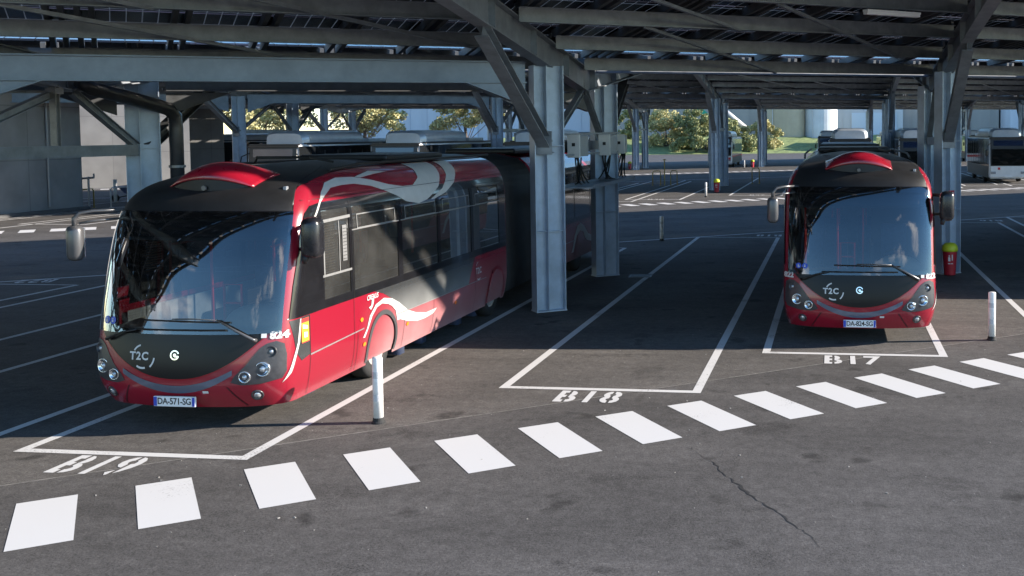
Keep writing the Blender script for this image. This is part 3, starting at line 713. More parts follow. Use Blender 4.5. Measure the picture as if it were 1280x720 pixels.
    # red eyebrow visor on the dome
    def dome(x,y):
        lo,hi=2.3,3.149
        for _ in range(24):
            z=(lo+hi)/2
            if abs(x)<W_(z) and y>front_y(x,z): lo=z
            else: hi=z
        return lo
    HV=.57; zc=dome(HV,.86)
    for key,mt in (('visor',REDF),('visor_recess',INK)):
        bm=B(); g=[]; nu,nv=30,14
        for i in range(nu+1):
            x=-HV+2*HV*i/nu; q=1-(x/HV)**2; row=[]; yf_=.86-.16*q; yb=1.85-.35*(1-q)
            zf=zc+.012+.11*q
            for j in range(nv+1):
                t=j/nv
                if key=='visor':
                    y=yf_+(yb-yf_)*t; zb=dome(x,yb)+.012; z=max(zf+(zb-zf)*(t*t*(3-2*t))**.8+.17*q**.8*math.sin(math.pi*t**.62),dome(x,y)+.008)
                else:
                    y=yf_+.03; z=dome(x,y)-.02+(zf-dome(x,y)+.02)*t
                row.append(bm.verts.new((x,y,z)))
            g.append(row)
        for i in range(nu):
            for j in range(nv): bm.faces.new((g[i][j],g[i+1][j],g[i+1][j+1],g[i][j+1]))
        if key=='visor':
            bmesh.ops.recalc_face_normals(bm,faces=bm.faces[:]); bmesh.ops.solidify(bm,geom=bm.faces[:],thickness=.018)
        o=obj(key,bm,mt,T,smooth=True)
        if key=='visor': vis=o
        else: o.parent=vis
    bm=B(); y=.66; lathe(bm,[(.035,0),(.03,.02)],(0.0,.71,dome(0,.71)+.055),16,Matrix.Rotation(R(90),3,'X')); o=obj('camera_dome',bm,MIRSIL,vis)
    # silver smile strip, plate, lamps
    bm=patch(band(lambda x:.475+.44*x*x-.012*(1-(x/.72)**2),lambda x:.475+.44*x*x+.085-.05*abs(x)**2,-.70,.70,36),fm(.006)); obj('smile_trim',bm,SILVER,T,smooth=True)
    bm=patch(band(lambda x:smile(x)-.012,lambda x:smile(x)+.006,-1.05,1.05,40),fm(.007)); obj('mask_edge',bm,mat('mask_edge_red',(.25,.006,.016),.25),T,smooth=True)
    hl=[(.68,.60),(.72,.67),(.85,.80),(1.0,1.0),(1.07,1.05),(1.15,1.07),(1.215,1.03),(1.235,.9),(1.235,.70),(1.20,.62),(1.0,.575),(.8,.565)]
    for s in (-1,1):
        bm=patch([[(s*a,b) for a,b in hl]],fm(.006),.04,.04); h=obj('headlight',bm,LAMPG,T,smooth=True)
        for (x,z,r_) in ((.84,.665,.06),(1.03,.75,.075),(1.11,.95,.055)):
            bm=B(); p,n=nrm(lambda a,b:Vector((a,front_y(a,b),b)),s*x,z)
            if n.y>0:n=-n
            n=(n+Vector((0,-1.2,0))).normalized(); q=n.to_track_quat('Z','Y').to_matrix()
            lathe(bm,[(r_*1.15,-.03),(r_*1.2,.012),(r_*1.08,.02),(r_,.012),(r_*.6,-.004),(r_*.45,-.004)],p,20,q); l=obj('reflector',bm,CHROME if z<.9 else LAMPG,h,smooth=True)
            bm=B(); lathe(bm,[(r_*.5,-.002),(r_*.48,.012),(r_*.3,.022),(0.0001,.026)],p,16,q); obj('bulb',bm,LENS,h,smooth=True)
        bm=B(); p,n=nrm(lambda a,b:Vector((a,front_y(a,b),b)),s*.94,.43)
        if n.y>0:n=-n
        q=n.to_track_quat('Z','Y').to_matrix(); lathe(bm,[(.075,-.01),(.07,.012),(.055,.012),(.05,-.004)],p,20,q); fg=obj('fog_light',bm,LAMPG,T,smooth=True)
        bm=B(); lathe(bm,[(.045,0),(.04,.012),(.0001,.02)],p,16,q); obj('lens',bm,LENS,fg,smooth=True)
        # bumper crease
        bm=patch([[(s*.62,.545),(s*.64,.545),(s*.80,.29),(s*.78,.29)]],fm(.004),.05,.05); obj('bumper_seam',bm,mat('seam_dark',(.05,.004,.008),.5),T)
    bm=patch([[( .33,.47),(.40,.47),(.40,.50),(.33,.50)]],fm(.008)); obj('towing_cover',bm,DECW,T)
    # emblem and operator lettering on the mask
    bm=patch(annulus(0,.925,.042,.058,20,345,26)+[[(-.005,.90),(.05,.90),(.05,.918),(-.005,.918)]]+[circ(0,.925,.02,10)],fm(.010),.05,.05); obj('emblem',bm,CHROME,mask)
    bm=mapped(text_bm('T2C',.13,1.15,.004),fm(.010),-.47,.90); obj('lettering',bm,DECW,mask)
    bm=patch(annulus(-.42,.90,.125,.145,105,150,8)+annulus(-.42,.90,.125,.148,235,285,10)+annulus(-.42,.90,.145,.165,-50,-5,9),fm(.010),.05,.05); obj('logo_arc',bm,DECW,mask)
    # stickers low on the windscreen
    for x in (-1.0,-.895):
        bm=patch([circ(x,1.30,.046,20)],fm(.018),.05,.05); st=obj('sticker',bm,STBLUE,ws)
        bm=patch([circ(x-.004,1.318,.009,8),[(x-.012,1.305),(x+.006,1.305),(x+.010,1.28),(x-.016,1.28)]]+(annulus(x+.004,1.288,.013,.019,180,400,10) if x<-.95 else []),fm(.021),.05,.05); obj('pictogram',bm,DECW,st)
    # wipers
    def fp(x,z,o):return fm(o)(x,z)
    bm=B(); tube(bm,[fp(.95,1.09,.03),fp(.93,1.10,.07),fp(.72,1.22,.075),fp(.52,1.33,.06)],[.028,.02,.014,.011],8); tube(bm,[fp(.52,1.33,.06),fp(.2,1.345,.05),fp(-.05,1.34,.04)],.008,6); wp=obj('wiper',bm,MIRSIL,T,smooth=True)
    bm=B(); tube(bm,[fp(x,1.325-.004*k,.03) for k,x in enumerate((-.42,-.2,0,.2,.45,.66))],.012,6); obj('blade',bm,INK,wp)
    bm=B(); tube(bm,[fp(-.95,1.08,.03),fp(-.9,1.09,.06),fp(-.7,1.17,.06),fp(-.5,1.21,.05)],[.024,.018,.013,.011],8); wp=obj('wiper',bm,INK,T,smooth=True)
    bm=B(); tube(bm,[fp(x,1.215,.03) for x in (-.62,-.3,0,.3,.62)],.013,6); obj('blade',bm,INK,wp)
    # front plate holder
    bm=B(); box(bm,(0,-.004,.375),(.53,.03,.12),bev=.004); pl=obj('number_plate',bm,PLATEW,T)
    bm=B(); box(bm,(-.243,-.0205,.375),(.042,.003,.108)); box(bm,(.245,-.0205,.375),(.034,.003,.108)); obj('plate_band',bm,PLATEB,pl)
    # --- flanks
    for s in (1,-1):
        sm=lambda o,s=s:Smap(s,o)
        bq=[(.62,1.30),(.66,1.6),(.72,2.0),(.80,2.35),(.90,2.56),(1.02,2.64),(1.3,2.67),(4.75,2.70),(8.72,2.70),(8.72,2.56),(1.06,2.56),(.98,2.4),(.97,1.40),(8.72,1.40),(8.72,1.30),(6.0,1.31),(.85,1.30)]
        polys=[[(.87,2.56),(1.0,2.64),(1.3,2.67),(4.75,2.70),(8.72,2.70),(8.72,2.56)],[(1.02,1.30),(8.72,1.30),(8.72,1.41),(1.02,1.41)]]
        for y0,y1 in ((1.02,1.25),(1.99,2.10),(3.56,3.72),(5.15,5.27),(6.75,6.87),(8.32,8.72)): polys.append([(y0,1.41),(y1,1.41),(y1,2.56),(y0,2.56)])
        bm=patch(polys,sm(.004),.12,.1); belt=obj('window_belt',bm,BLACK,T,smooth=True)
        bm=patch([[(.42,1.30),(.53,1.7),(.63,2.0),(.72,2.3),(.84,2.52),(.87,2.56),(1.02,2.56),(1.02,1.30)]],sm(.011),.025,.04); obj('quarter_window',bm,BLACK,T,smooth=True)
        for y0,y1 in ((1.25,1.99),(2.10,3.56),(3.72,5.15),(5.27,6.75),(6.87,8.32)):
            bm=patch([[(y0-.03,1.38),(y1+.03,1.38),(y1+.03,2.59),(y0-.03,2.59)]],sm(-.006),.3,.12); wd=obj('side_window',bm,SDGLASS,T,smooth=True)
            if y0>2:
                fr=lambda a,b,c,d,t=.016:[[(a,c),(b,c),(b,c+t),(a,c+t)],[(a,d-t),(b,d-t),(b,d),(a,d)],[(a,c+t),(a+t,c+t),(a+t,d-t),(a,d-t)],[(b-t,c+t),(b,c+t),(b,d-t),(b-t,d-t)]]
                bm=patch(fr(y0+.12,y1-.08,2.245,2.45)+[[(y0-.05,2.235),(y1+.05,2.235),(y1+.05,2.25),(y0-.05,2.25)]],sm(.006),.3,.2); obj('hopper_frame',bm,LIGHTSTEEL,wd)
            else:
                bm=patch([[(1.22,1.70),(2.03,1.70),(2.03,1.73),(1.22,1.73)],[(1.22,2.40),(2.03,2.42),(2.03,2.46),(1.22,2.44)],[(1.25,1.73),(1.28,1.73),(1.28,2.40),(1.25,2.40)],[(1.68,1.73),(1.70,1.73),(1.70,2.40),(1.68,2.40)]],sm(.006),.3,.2); obj('sliding_frame',bm,LIGHTSTEEL,wd)
                bm=patch([[(1.29,1.74+.034*k),(1.62,1.74+.034*k),(1.62,1.752+.034*k),(1.29,1.752+.034*k)] for k in range(19)],sm(-.03),.4,.1); obj('blind',bm,mat('blind_slats',(.35,.24,.18),.6),wd)
                bm=patch([[(1.78,1.85),(1.90,1.85),(1.90,2.33),(1.78,2.33)]],sm(.006),.2,.1); gr=obj('vent_grille',bm,LIGHTSTEEL,wd)
                bm=patch([[(1.79,1.875+.045*k),(1.89,1.875+.045*k),(1.89,1.882+.045*k),(1.79,1.882+.045*k)] for k in range(10)],sm(.009),.2,.1); obj('vent_slot',bm,INK,gr)
        # lower black panel behind the red hump
        blk=[(3.0,1.225),(3.28,1.11),(3.6,.96),(3.85,.84),(4.6,.83),(6.55,.84),(6.9,1.30),(2.7,1.30)]
        bm=patch([blk],sm(.0035),.2,.1); obj('lower_side_panel',bm,GREYBLK,T,smooth=True)
        if s==1:
            outer=[(1.06,2.5),(1.25,2.66),(1.42,2.79),(1.67,2.9),(2.08,2.95),(2.57,2.94),(3.03,2.88),(3.51,2.79),(3.95,2.74),(4.34,2.74),(4.67,2.84),(4.8,2.96),(4.77,3.06),(5.84,3.06),(5.64,2.86),(5.35,2.67),(4.78,2.49),(4.41,2.45),(3.94,2.51),(3.65,2.61),(3.29,2.71),(2.89,2.80),(2.44,2.85),(2.08,2.85),(1.73,2.83),(1.47,2.74),(1.31,2.67),(1.11,2.5)]
            arm=[(6.12,3.06),(6.68,3.06),(6.46,2.9),(6.11,2.71),(5.62,2.56),(5.08,2.48),(4.91,2.485),(5.49,2.63),(5.92,2.84)]
            tail=[(2.64,2.94),(3.24,3.0),(3.85,2.975),(3.24,2.95),(2.76,2.92)]
            bm=patch([outer,arm,tail],sm(.0075),.07,.03); obj('white_swoosh',bm,WHITE,T,smooth=True)
            low=[(2.3,.71),(2.43,.82),(2.53,.98),(2.73,1.11),(3.0,1.16),(3.28,1.11),(3.53,1.01),(3.85,.84),(4.16,.75),(4.56,.68),(5.03,.68),(4.89,.61),(4.55,.59),(4.23,.6),(3.84,.67),(3.55,.75),(3.45,.75),(3.40,.91),(3.27,1.0),(3.14,1.05),(2.93,1.09),(2.76,1.06),(2.60,.96),(2.48,.82),(2.36,.70)]
            bm=patch([low],sm(.0075),.07,.06); obj('white_swoosh',bm,WHITE,T,smooth=True)
            bm=mapped(text_bm('CREALIS',.10,1.0,.001,.3),sm(.010),2.62,1.235,.1); obj('model_lettering',bm,DECW,T)
            bm=patch([[(2.50,1.10),(2.58,1.12),(2.60,1.20),(2.66,1.21),(2.66,1.17),(2.62,1.10),(2.56,1.06)]],sm(.010)); obj('logo_arc',bm,DECW,T)
            for (yy,zz) in ((2.27,.97),(2.36,.61),(3.84,.63),(5.9,.62)):
                bm=patch([circ(yy,zz,.045,14,ry=.03)],sm(.012),.2,.2); obj('side_marker',bm,AMBER,T)
            bm=patch([[(.62,1.27),(.80,1.27),(.80,.97),(.62,.97)]],sm(.012)); stk=obj('warning_sticker',bm,mat('sticker_orange',(.85,.30,.03),.5),T)
            bm=patch([[(.62,1.27),(.80,1.27),(.80,1.22),(.62,1.22)],[(.62,.97),(.80,.97),(.80,.98),(.62,.98)]],sm(.014)); obj('sticker_edge',bm,mat('sticker_red',(.7,.03,.03),.5),stk)
            bm=patch([[(.65,1.20),(.77,1.17),(.77,1.13),(.65,1.15)],[(.68,1.10),(.76,1.09),(.76,1.03),(.68,1.03)]],sm(.014)); obj('sticker_print',bm,DECW,stk)
            bm=mapped(text_bm('T2C',.16,1.1,.003),sm(.010),7.08,1.02,.1); obj('lettering',bm,DECW,T)
            bm=patch(annulus(7.08,1.02,.16,.175,100,140,6)+annulus(7.08,1.02,.15,.17,240,300,6),sm(.010),.2,.2); obj('logo_arc',bm,DECW,T)
            # front corner trim below the quarter window and white curl
            bm=patch([[(.42,1.28),(.62,1.29),(.84,1.295),(.84,.80),(.62,.76),(.50,.88)]],sm(.0045),.05,.05); obj('corner_panel',bm,GREYBLK,T,smooth=True)
            bm=patch([[(.60,1.28),(.63,1.28),(.58,1.0),(.47,.80),(.40,.66),(.30,.56),(.36,.68),(.44,.84),(.53,1.0)]],sm(.009),.05,.05); obj('white_curl',bm,WHITE,T,smooth=True)
            bm=patch([[(.40,1.30),(.66,1.325),(.66,1.335),(.40,1.31)]],sm(.008),.05,.05); obj('trim_line',bm,LIGHTSTEEL,T)
        else:
            for y0,y1 in ((.78,1.98),(5.3,6.7)):
                for k in range(2):
                    a=y0+(y1-y0)/2*k; bm=patch([[(a+.02,.36),(a+(y1-y0)/2-.02,.36),(a+(y1-y0)/2-.02,2.5),(a+.02,2.5)]],sm(.010),.2,.3); obj('door_leaf',bm,BLACK,T,smooth=True)
        # chrome rub strip and panel seams
        bm=patch([[(.84,.78),(2.34,.83),(2.34,.845),(.84,.80)],[(3.47,.835),(7.5,.835),(7.5,.85),(3.47,.85)]],sm(.008),.3,.3); obj('rub_strip',bm,LIGHTSTEEL,T)
        bm=patch([[(a,.30),(a+.008,.30),(a+.008,b),(a,b)] for a,b in ((.83,1.29),(2.15,.82),(3.72,.83),(4.9,.83),(6.9,1.3),(2.05,2.66))]+[[(.9,2.71),(8.7,2.745),(8.7,2.752),(.9,2.717)]],sm(.0095),.3,.2); obj('panel_seam',bm,INK,T)
        for (ay,az) in AX:
            bm=patch(annulus(ay,az,.45,.52,-18,198,30),sm(.012),.1,.1); o=obj('arch_trim',bm,MIRSIL if ay<5 else REDF,T,smooth=True)
            # half cover over the wheel
            sk=[(ay-.40,.32),(ay+.42,.32),(ay+.44,.50)]+[(ay+.03+.41*math.cos(R(a)),.50+.42*math.sin(R(a))) for a in range(0,181,12)]+[(ay-.42,.50)]
            bm=patch([sk],sm(-.012 if ay<5 else .014),.1,.1); e=bmesh.ops.extrude_face_region(bm,geom=bm.faces[:]); bmesh.ops.translate(bm,vec=(-s*.02,0,0),verts=[g_ for g_ in e['geom'] if isinstance(g_,bmesh.types.BMVert)]); bmesh.ops.recalc_face_normals(bm,faces=bm.faces[:]); obj('wheel_cover',bm,RED,T)
            bm=B(); x0=.72; 
            for (c_,s_) in (((s*(x0-.02),ay,.62),(.02,1.05,.75)),((s*.95,ay,1.0),(.44,1.05,.02)),((s*.95,ay-.53,.64),(.44,.02,.72)),((s*.95,ay+.53,.64),(.44,.02,.72))): box(bm,c_,s_)
            obj('wheel_well',bm,INK,T)
            Mx=Matrix.Rotation(R(90)*s,3,'Y'); q=Vector((s*1.02,ay,.475))
            bm=B(); lathe(bm,[(.30,-.12),(.44,-.14),(.475,-.10),(.475,.08),(.45,.13),(.31,.14),(.29,.10)],q,36,Mx); wh=obj('wheel',bm,RUBBER,T,smooth=True)
            bm=B(); lathe(bm,[(.30,.11),(.29,.13),(.26,.10),(.16,.06),(.13,.10),(.001,.11)],q,30,Mx); obj('rim',bm,RIM,wh,smooth=True)
    # underbody, bellows and rear half
    bm=B(); box(bm,(0,4.9,.33),(2.2,7.4,.08)); box(bm,(0,14.6,.36),(2.3,7.2,.1)); obj('underbody',bm,INK,T)
    def loop(y,sc=1,dz=0):
        pts=[]
        for sg in (1,-1):
            zz=[.34+(3.12-.34)*i/26 for i in range(27)]
            if sg==-1: zz=zz[::-1]
            for z in zz: pts.append(Vector((sg*(W_(z))*sc,y,1.7+(z-1.7)*sc+dz)))
        return pts
    def skin(loops,cap=True):
        bm=B(); Vs=[[bm.verts.new(p) for p in l] for l in loops]; n=len(Vs[0])
        for a,b in zip(Vs,Vs[1:]):
            for k in range(n): bm.faces.new((a[k],a[(k+1)%n],b[(k+1)%n],b[k]))
        if cap: bm.faces.new(Vs[0][::-1]); bm.faces.new(Vs[-1])
        bmesh.ops.recalc_face_normals(bm,faces=bm.faces[:]); return bm
    ls=[]
    for i in range(41):
        ls.append(loop(8.76+2.0*i/40,.995 if i%2 else .955))
    obj('bellows',skin(ls),BELLOW,T)
    rear=obj('rear_body',skin([loop(10.78,.985),loop(10.86,1),loop(14,1),loop(18.2,1),loop(18.38,.96)]),RED,T)
    Zs=lambda s,o:(lambda y,z:Vector((s*(W_(z)+o),y,z)))
    for s in (1,-1):
        bm=patch([[(10.9,.88),(12.9,.88),(13.3,1.30),(16.5,1.32),(16.9,.88),(18.3,.88),(18.3,2.70),(10.9,2.70)]],Zs(s,.004),.4,.12); obj('window_belt',bm,BLACK,T,smooth=True)
        for y0,y1 in ((11.0,12.5),(12.65,14.2),(14.35,15.9),(16.05,17.6)):
            bm=patch([[(y0,1.42),(y1,1.42),(y1,2.55),(y0,2.55)]],Zs(s,.008),.5,.2); obj('side_window',bm,mat('dark_window_gloss',(.01,.012,.013),.04,coat=1),T,smooth=True)
        bm=patch([[(14.0,.55),(14.25,.95),(14.6,1.20),(14.9,1.24),(15.25,1.15),(15.7,.9),(16.4,.75),(17.3,.72),(17.3,.64),(16.3,.62),(15.6,.72),(15.35,.82),(15.2,.98),(14.85,1.05),(14.5,.95),(14.3,.75),(14.2,.55)]],Zs(s,.010),.3,.1); obj('white_swoosh',bm,WHITE,T)
        ay=14.85; sk=[(ay-.45,.38),(ay+.47,.38)]+[(ay+.01+.46*math.cos(R(a)),.50+.46*math.sin(R(a))) for a in range(0,181,12)]
        bm=patch([sk],Zs(s,.018),.3,.2); obj('wheel_cover',bm,RED,T)
        bm=patch([[(10.9,.84),(14.3,.84),(14.3,.86),(10.9,.86)]],Zs(s,.012),.5,.2); obj('rub_strip',bm,LIGHTSTEEL,T)
        Mx=Matrix.Rotation(R(90)*s,3,'Y'); q=Vector((s*1.06,ay,.475)); bm=B(); lathe(bm,[(.3,-.12),(.44,-.14),(.475,-.1),(.475,.08),(.45,.13),(.31,.14)],q,30,Mx); wh=obj('wheel',bm,RUBBER,T,smooth=True)
        bm=B(); lathe(bm,[(.30,.11),(.26,.10),(.16,.06),(.001,.1)],q,24,Mx); obj('rim',bm,RIM,wh)
    # roof equipment
    bm=B(); box(bm,(0,5.6,3.17),(1.5,2.4,.10),bev=.05); obj('roof_unit',bm,ROOFBLK,T); bm=B(); box(bm,(0,12.2,3.16),(1.6,2.6,.12),bev=.05); obj('roof_unit',bm,ROOFBLK,T); bm=B(); box(bm,(0,15.9,3.16),(1.6,3.2,.12),bev=.05); obj('roof_unit',bm,ROOFBLK,T)
    bm=B()
    for s in (-1,1): tube(bm,[(s*.95,2.1,3.06),(s*.97,3,3.12),(s*.97,8.6,3.13)],.02,6)
    tube(bm,[(-.6,2.9,3.15),(-.4,2.6,3.22),(.4,2.6,3.22),(.6,2.9,3.15)],.02,6); obj('roof_rail',bm,INK,T)
    # mirrors
    bm=B(); c0=Vector((-1.44,.27,2.23))
    box(bm,c0,(.19,.16,.44),bev=.07); mr_=obj('door_side_mirror',bm,MIRSIL,T,smooth=True)
    bm=B(); tube(bm,[(-1.44,.27,2.44),(-1.44,.27,2.53),(-1.38,.29,2.60),(-1.25,.36,2.62),(-1.02,.62,2.62)],[.03,.03,.025,.02,.02],8); tube(bm,[(-1.4,.30,2.47),(-1.25,.38,2.50),(-1.08,.6,2.51)],.014,6); obj('mirror_arm',bm,MIRSIL,mr_,smooth=True)
    bm=B(); box(bm,(-1.44,.357,2.23),(.14,.02,.36),bev=.006); obj('mirror_glass',bm,CHROME,mr_)
    bm=B(); box(bm,(1.46,.62,2.28),(.24,.26,.50),bev=.085); mr_=obj('driver_side_mirror',bm,PLASTBLK,T,smooth=True)
    bm=B(); tube(bm,[(1.24,.95,2.45),(1.40,.75,2.45)],.03,8); tube(bm,[(1.26,.9,2.12),(1.42,.72,2.14)],.025,8); tube(bm,[(1.40,.56,2.07),(1.38,.56,1.97)],[.05,.03],8); obj('mirror_arm',bm,INK,mr_,smooth=True)
    # corner grab dots on the cove
    bm=B(); p=Smap(1,.01)(.95,2.86); box(bm,p,(.05,.06,.05),bev=.01); obj('clearance_lamp',bm,LENS,T)
    # cockpit
    bm=B(); N=24; prev=None
    for i in range(N+1):
        u_=-.74+1.48*i/N; p=ring(u_,1.17); a=Vector((p.x*.93,p.y+.10,1.16)); b=Vector((p.x*.88,p.y+.62,1.20+.02*math.sin(i))); c_=Vector((p.x*.88,p.y+.64,.6))
        row=[bm.verts.new(a),bm.verts.new(b),bm.verts.new(c_)]
        if prev:
            for k in range(2): bm.faces.new((prev[k],row[k],row[k+1],prev[k+1]))
        prev=row
    ds=obj('dashboard',bm,CREAM,T,smooth=True)
    bm=B(); bmesh.ops.create_uvsphere(bm,u_segments=24,v_segments=12,radius=1,matrix=Matrix.Translation((.66,.72,1.17))@Matrix.Diagonal((.42,.28,.27,1))); obj('instrument_hood',bm,CREAM,ds,smooth=True)
    bm=B(); Mx=Matrix.Rotation(R(-35),3,'X'); pts=[Vector((.66,1.15,1.38))+Mx@Vector((.22*math.cos(a*math.pi/12),.22*math.sin(a*math.pi/12),0)) for a in range(25)]; tube(bm,pts,.016,8,False); tube(bm,[(.66,1.15,1.38),(.66,1.0,1.15)],.03,8); tube(bm,[pts[0],pts[12]],.014,6); obj('steering_wheel',bm,INK,T,smooth=True)
    def seat(x,y,m,hz=.45,bh=1.0):
        bm=B(); box(bm,(x,y,hz),(.46,.46,.1),bev=.035); box(bm,(x,y+.24,hz+bh*.36),(.46,.09,bh*.66),bev=.04); box(bm,(x,y+.05,hz*.5),(.2,.2,hz*.9)); return obj('seat',bm,m,T,smooth=True)
    seat(.66,1.75,SEATM,1.0,1.25)
    for x in (-.85,-.38,.4,.85):
        for y in (3.4,4.3,5.2,6.9,7.8): seat(x,y,SEATM,.85,1.0)
    bm=B(); box(bm,(.72,2.35,1.5),(.9,.04,1.9)); box(bm,(.25,1.75,1.1),(.04,1.2,.9)); obj('cab_partition',bm,INTDK,T)
    bm=B()
    for x,y in ((.12,2.3),(-.35,2.9),(.35,4.0),(-.3,5.6),(-.95,2.3),(.3,6.4)): tube(bm,[(x,y,.45),(x,y,2.62)],.02,8)
    tube(bm,[(-.30,1.55,1.0),(-.30,1.55,1.55),(-.05,1.55,1.55),(-.05,1.55,1.0)],.02,8); tube(bm,[(-.30,1.55,1.3),(-.05,1.55,1.3)],.016,8); tube(bm,[(-.45,3,1.9),(-.45,8,1.9)],.018,8); obj('handrail',bm,POLE,T,smooth=True)
    return T
def dress(T,plate,num,left,right):
    pl=[k for k in kids(T) if k.name.startswith('number_plate')][0]
    bm=text_bm(plate,.108,.93,.0022)
    for v in bm.verts: v.co=Vector((v.co.x*.90,-.0205,v.co.y+.376))
    obj('plate_lettering',bm,INK,pl)
    for s,t in ((-1,left),(1,right)):
        if t:
            bm=mapped(text_bm(t,.115,1,.006),Fmap(.012),s*1.165,1.135,.03,sx=.9); obj('fleet_number',bm,DECW,T)
    bm=patch([[(1.00,1.115),(1.055,1.115),(1.055,1.165),(1.00,1.165)]],Fmap(.012),.05,.05); obj('white_square',bm,DECW,T)
bus=make_bus(); bus['label']='red articulated bus with the white swoosh along its sunlit flank, in the left bay B19'; bus['group']='red articulated buses'
bus2=copy_tree(bus); bus2['label']='red articulated bus seen nearly head on in the right bay B17'
bus3=copy_tree(bus2); bus3['label']='red articulated bus parked just past the right edge of the photo'
bus.location=(-7.78,11.35,0); bus2.location=(.43,17.2,0); bus3.location=(8.75,23.1,0)
dress(bus,'DA-571-SG','824','','824'); dress(bus2,'DA-824-SG','822','822','822'); dress(bus3,'DA-826-SG','823','823','823')

# ------------------------------------------------------------------ ordinary white buses parked beyond
CW=mat('city_bus_white',(.70,.70,.69),.35,noise=.12,nscale=2); CG=mat('city_bus_dark_glass',(.012,.014,.016),.06,coat=.6); CB=mat('city_bus_blackframe',(.015,.015,.017),.3)
POD=mat('roof_pod_silver',(.40,.44,.48),.32,.25,noise=.12,nscale=2); CRED=mat('city_bus_red',(.55,.03,.035),.4)
DISP=mat('display_dark',(.01,.02,.05),.07,coat=1)
def make_city(band=None):
    T=thing('city_bus','','bus'); L=12.0; w=1.275
    prof=[(.0,.35),(.0,1.2),(.08,1.6),(.16,2.4),(.22,2.92),(.36,3.0)]
    bm=B(); pts=[(0.02,.32),(0,.6),(.0,1.2),(.10,2.2),(.18,3.02),(.32,3.14),(11.8,3.14),(12,2.95),(12,.32)]
    a=[bm.verts.new((-w,y,z)) for y,z in pts]; b=[bm.verts.new((w,y,z)) for y,z in pts]; bm.faces.new(a); bm.faces.new(b[::-1])
    for i in range(len(pts)): j=(i+1)%len(pts); bm.faces.new((a[i],a[j],b[j],b[i]))
    bmesh.ops.recalc_face_normals(bm,faces=bm.faces[:]); bmesh.ops.bevel(bm,geom=bm.edges[:],offset=.09,segments=3,affect='EDGES'); obj('body',bm,CW,T,smooth=False)
    bm=B(); 
    def fr(x0,x1,z0,z1,off):
        f_=lambda z:(0 if z<1.2 else .10*(z-1.2)); return [(x0,f_(z0)-off,z0),(x1,f_(z0)-off,z0),(x1,f_(z1)-off,z1),(x0,f_(z1)-off,z1)]
    poly(bm,fr(-1.19,1.19,1.18,3.08,.012)); obj('front_frame',bm,CB,T)
    bm=B(); poly(bm,fr(-1.12,1.12,1.22,2.34,.020)); wsx=obj('windscreen',bm,glass('city_windscreen',(.35,.38,.38)),T)
    bm=B(); poly(bm,fr(-.98,.98,2.56,2.93,.022)); obj('destination_display',bm,DISP,T)
    for s in (-1,1):
        bm=B(); box(bm,(s*(w+.003),6.0,2.10),(.012,11.6,1.90),bev=.003); obj('window_band',bm,CG,T)
        bm=B()
        for k in range(8): box(bm,(s*(w+.012),1.3+1.35*k,2.0),(.01,.06,1.7))
        obj('window_post',bm,CB,T)
        for y in (2.75,8.6):
            bm=B(); lathe(bm,[(.3,-.12),(.46,-.13),(.48,-.1),(.48,.1),(.46,.13),(.3,.13)],(s*1.14,y,.48),26,Matrix.Rotation(R(90)*s,3,'Y')); wh=obj('wheel',bm,RUBBER,T)
            bm=B(); lathe(bm,[(.3,.12),(.15,.06),(.001,.1)],(s*1.145,y,.48),20,Matrix.Rotation(R(90)*s,3,'Y')); obj('rim',bm,RIM,wh)
        bm=B(); box(bm,(s*1.0,-.012,.72),(.34,.03,.16),bev=.012); h=obj('headlight',bm,LENS,T)
        bm=B(); box(bm,(s*1.47,-.12,2.1),(.16,.18,.44),bev=.05); m=obj('mirror',bm,PLASTBLK,T)
        bm=B(); tube(bm,[(s*1.47,-.12,2.3),(s*1.4,-.1,2.6),(s*1.15,.15,2.75)],.025,6); obj('mirror_arm',bm,PLASTBLK,m)
        bm=B(); box(bm,(s*(w+.004),6,.75),(.012,11.2,.78)); obj('skirt_panel',bm,mat('city_skirt_grey',(.05,.05,.055),.4),T)
    for (y0,y1) in ((1.2,7.6),):
        bm=B(); n=20; rr=[]
        for i,(y,sc) in enumerate(((y0,.80),(y0+.35,.97),(y0+2.1,1.0),(y1-.4,1.0),(y1,.85))):
            rr.append([bm.verts.new((1.12*sc*math.copysign(abs(math.cos(t))**.35,math.cos(t)),y,3.13+.66*sc*abs(math.sin(t))**.5)) for t in [math.pi*k/n for k in range(n+1)]])
        for p,q in zip(rr,rr[1:]):
            for k in range(n): bm.faces.new((p[k],p[k+1],q[k+1],q[k]))
        bm.faces.new(rr[0]); bm.faces.new(rr[-1][::-1]); bmesh.ops.recalc_face_normals(bm,faces=bm.faces[:]); pod=obj('roof_fairing',bm,POD,T,smooth=False)
        bm=B()
        for yy in (2.7,4.3,5.9): box(bm,(0,yy,3.797),(1.9,.03,.012))
        obj('fairing_seam',bm,CB,pod)
    bm=B(); box(bm,(0,9.8,3.26),(1.6,2.4,.26),bev=.06); obj('roof_unit',bm,CW,T)
    bm=B()
    for s in (-1,1): box(bm,(s*1.12,6.4,3.17),(.14,10.6,.10))
    box(bm,(0,.30,3.135),(2.38,.30,.06)); box(bm,(0,.18,3.06),(2.5,.10,.12),bev=.02)
    obj('roof_edge',bm,CB,T)
    bm=B(); box(bm,(0,-.018,.46),(.52,.02,.11)); obj('number_plate',bm,PLATEW,T)
    bm=B(); 
    for s in (-1,1): tube(bm,[(s*.1,-.04,1.24),(s*.5,-.05+.03,1.5),(s*.75,.0,1.75)],.014,5)
    obj('wiper',bm,INK,T)
    bm=B(); box(bm,(-.62,-.012,1.0),(.16,.012,.16)); obj('badge',bm,CRED,T)
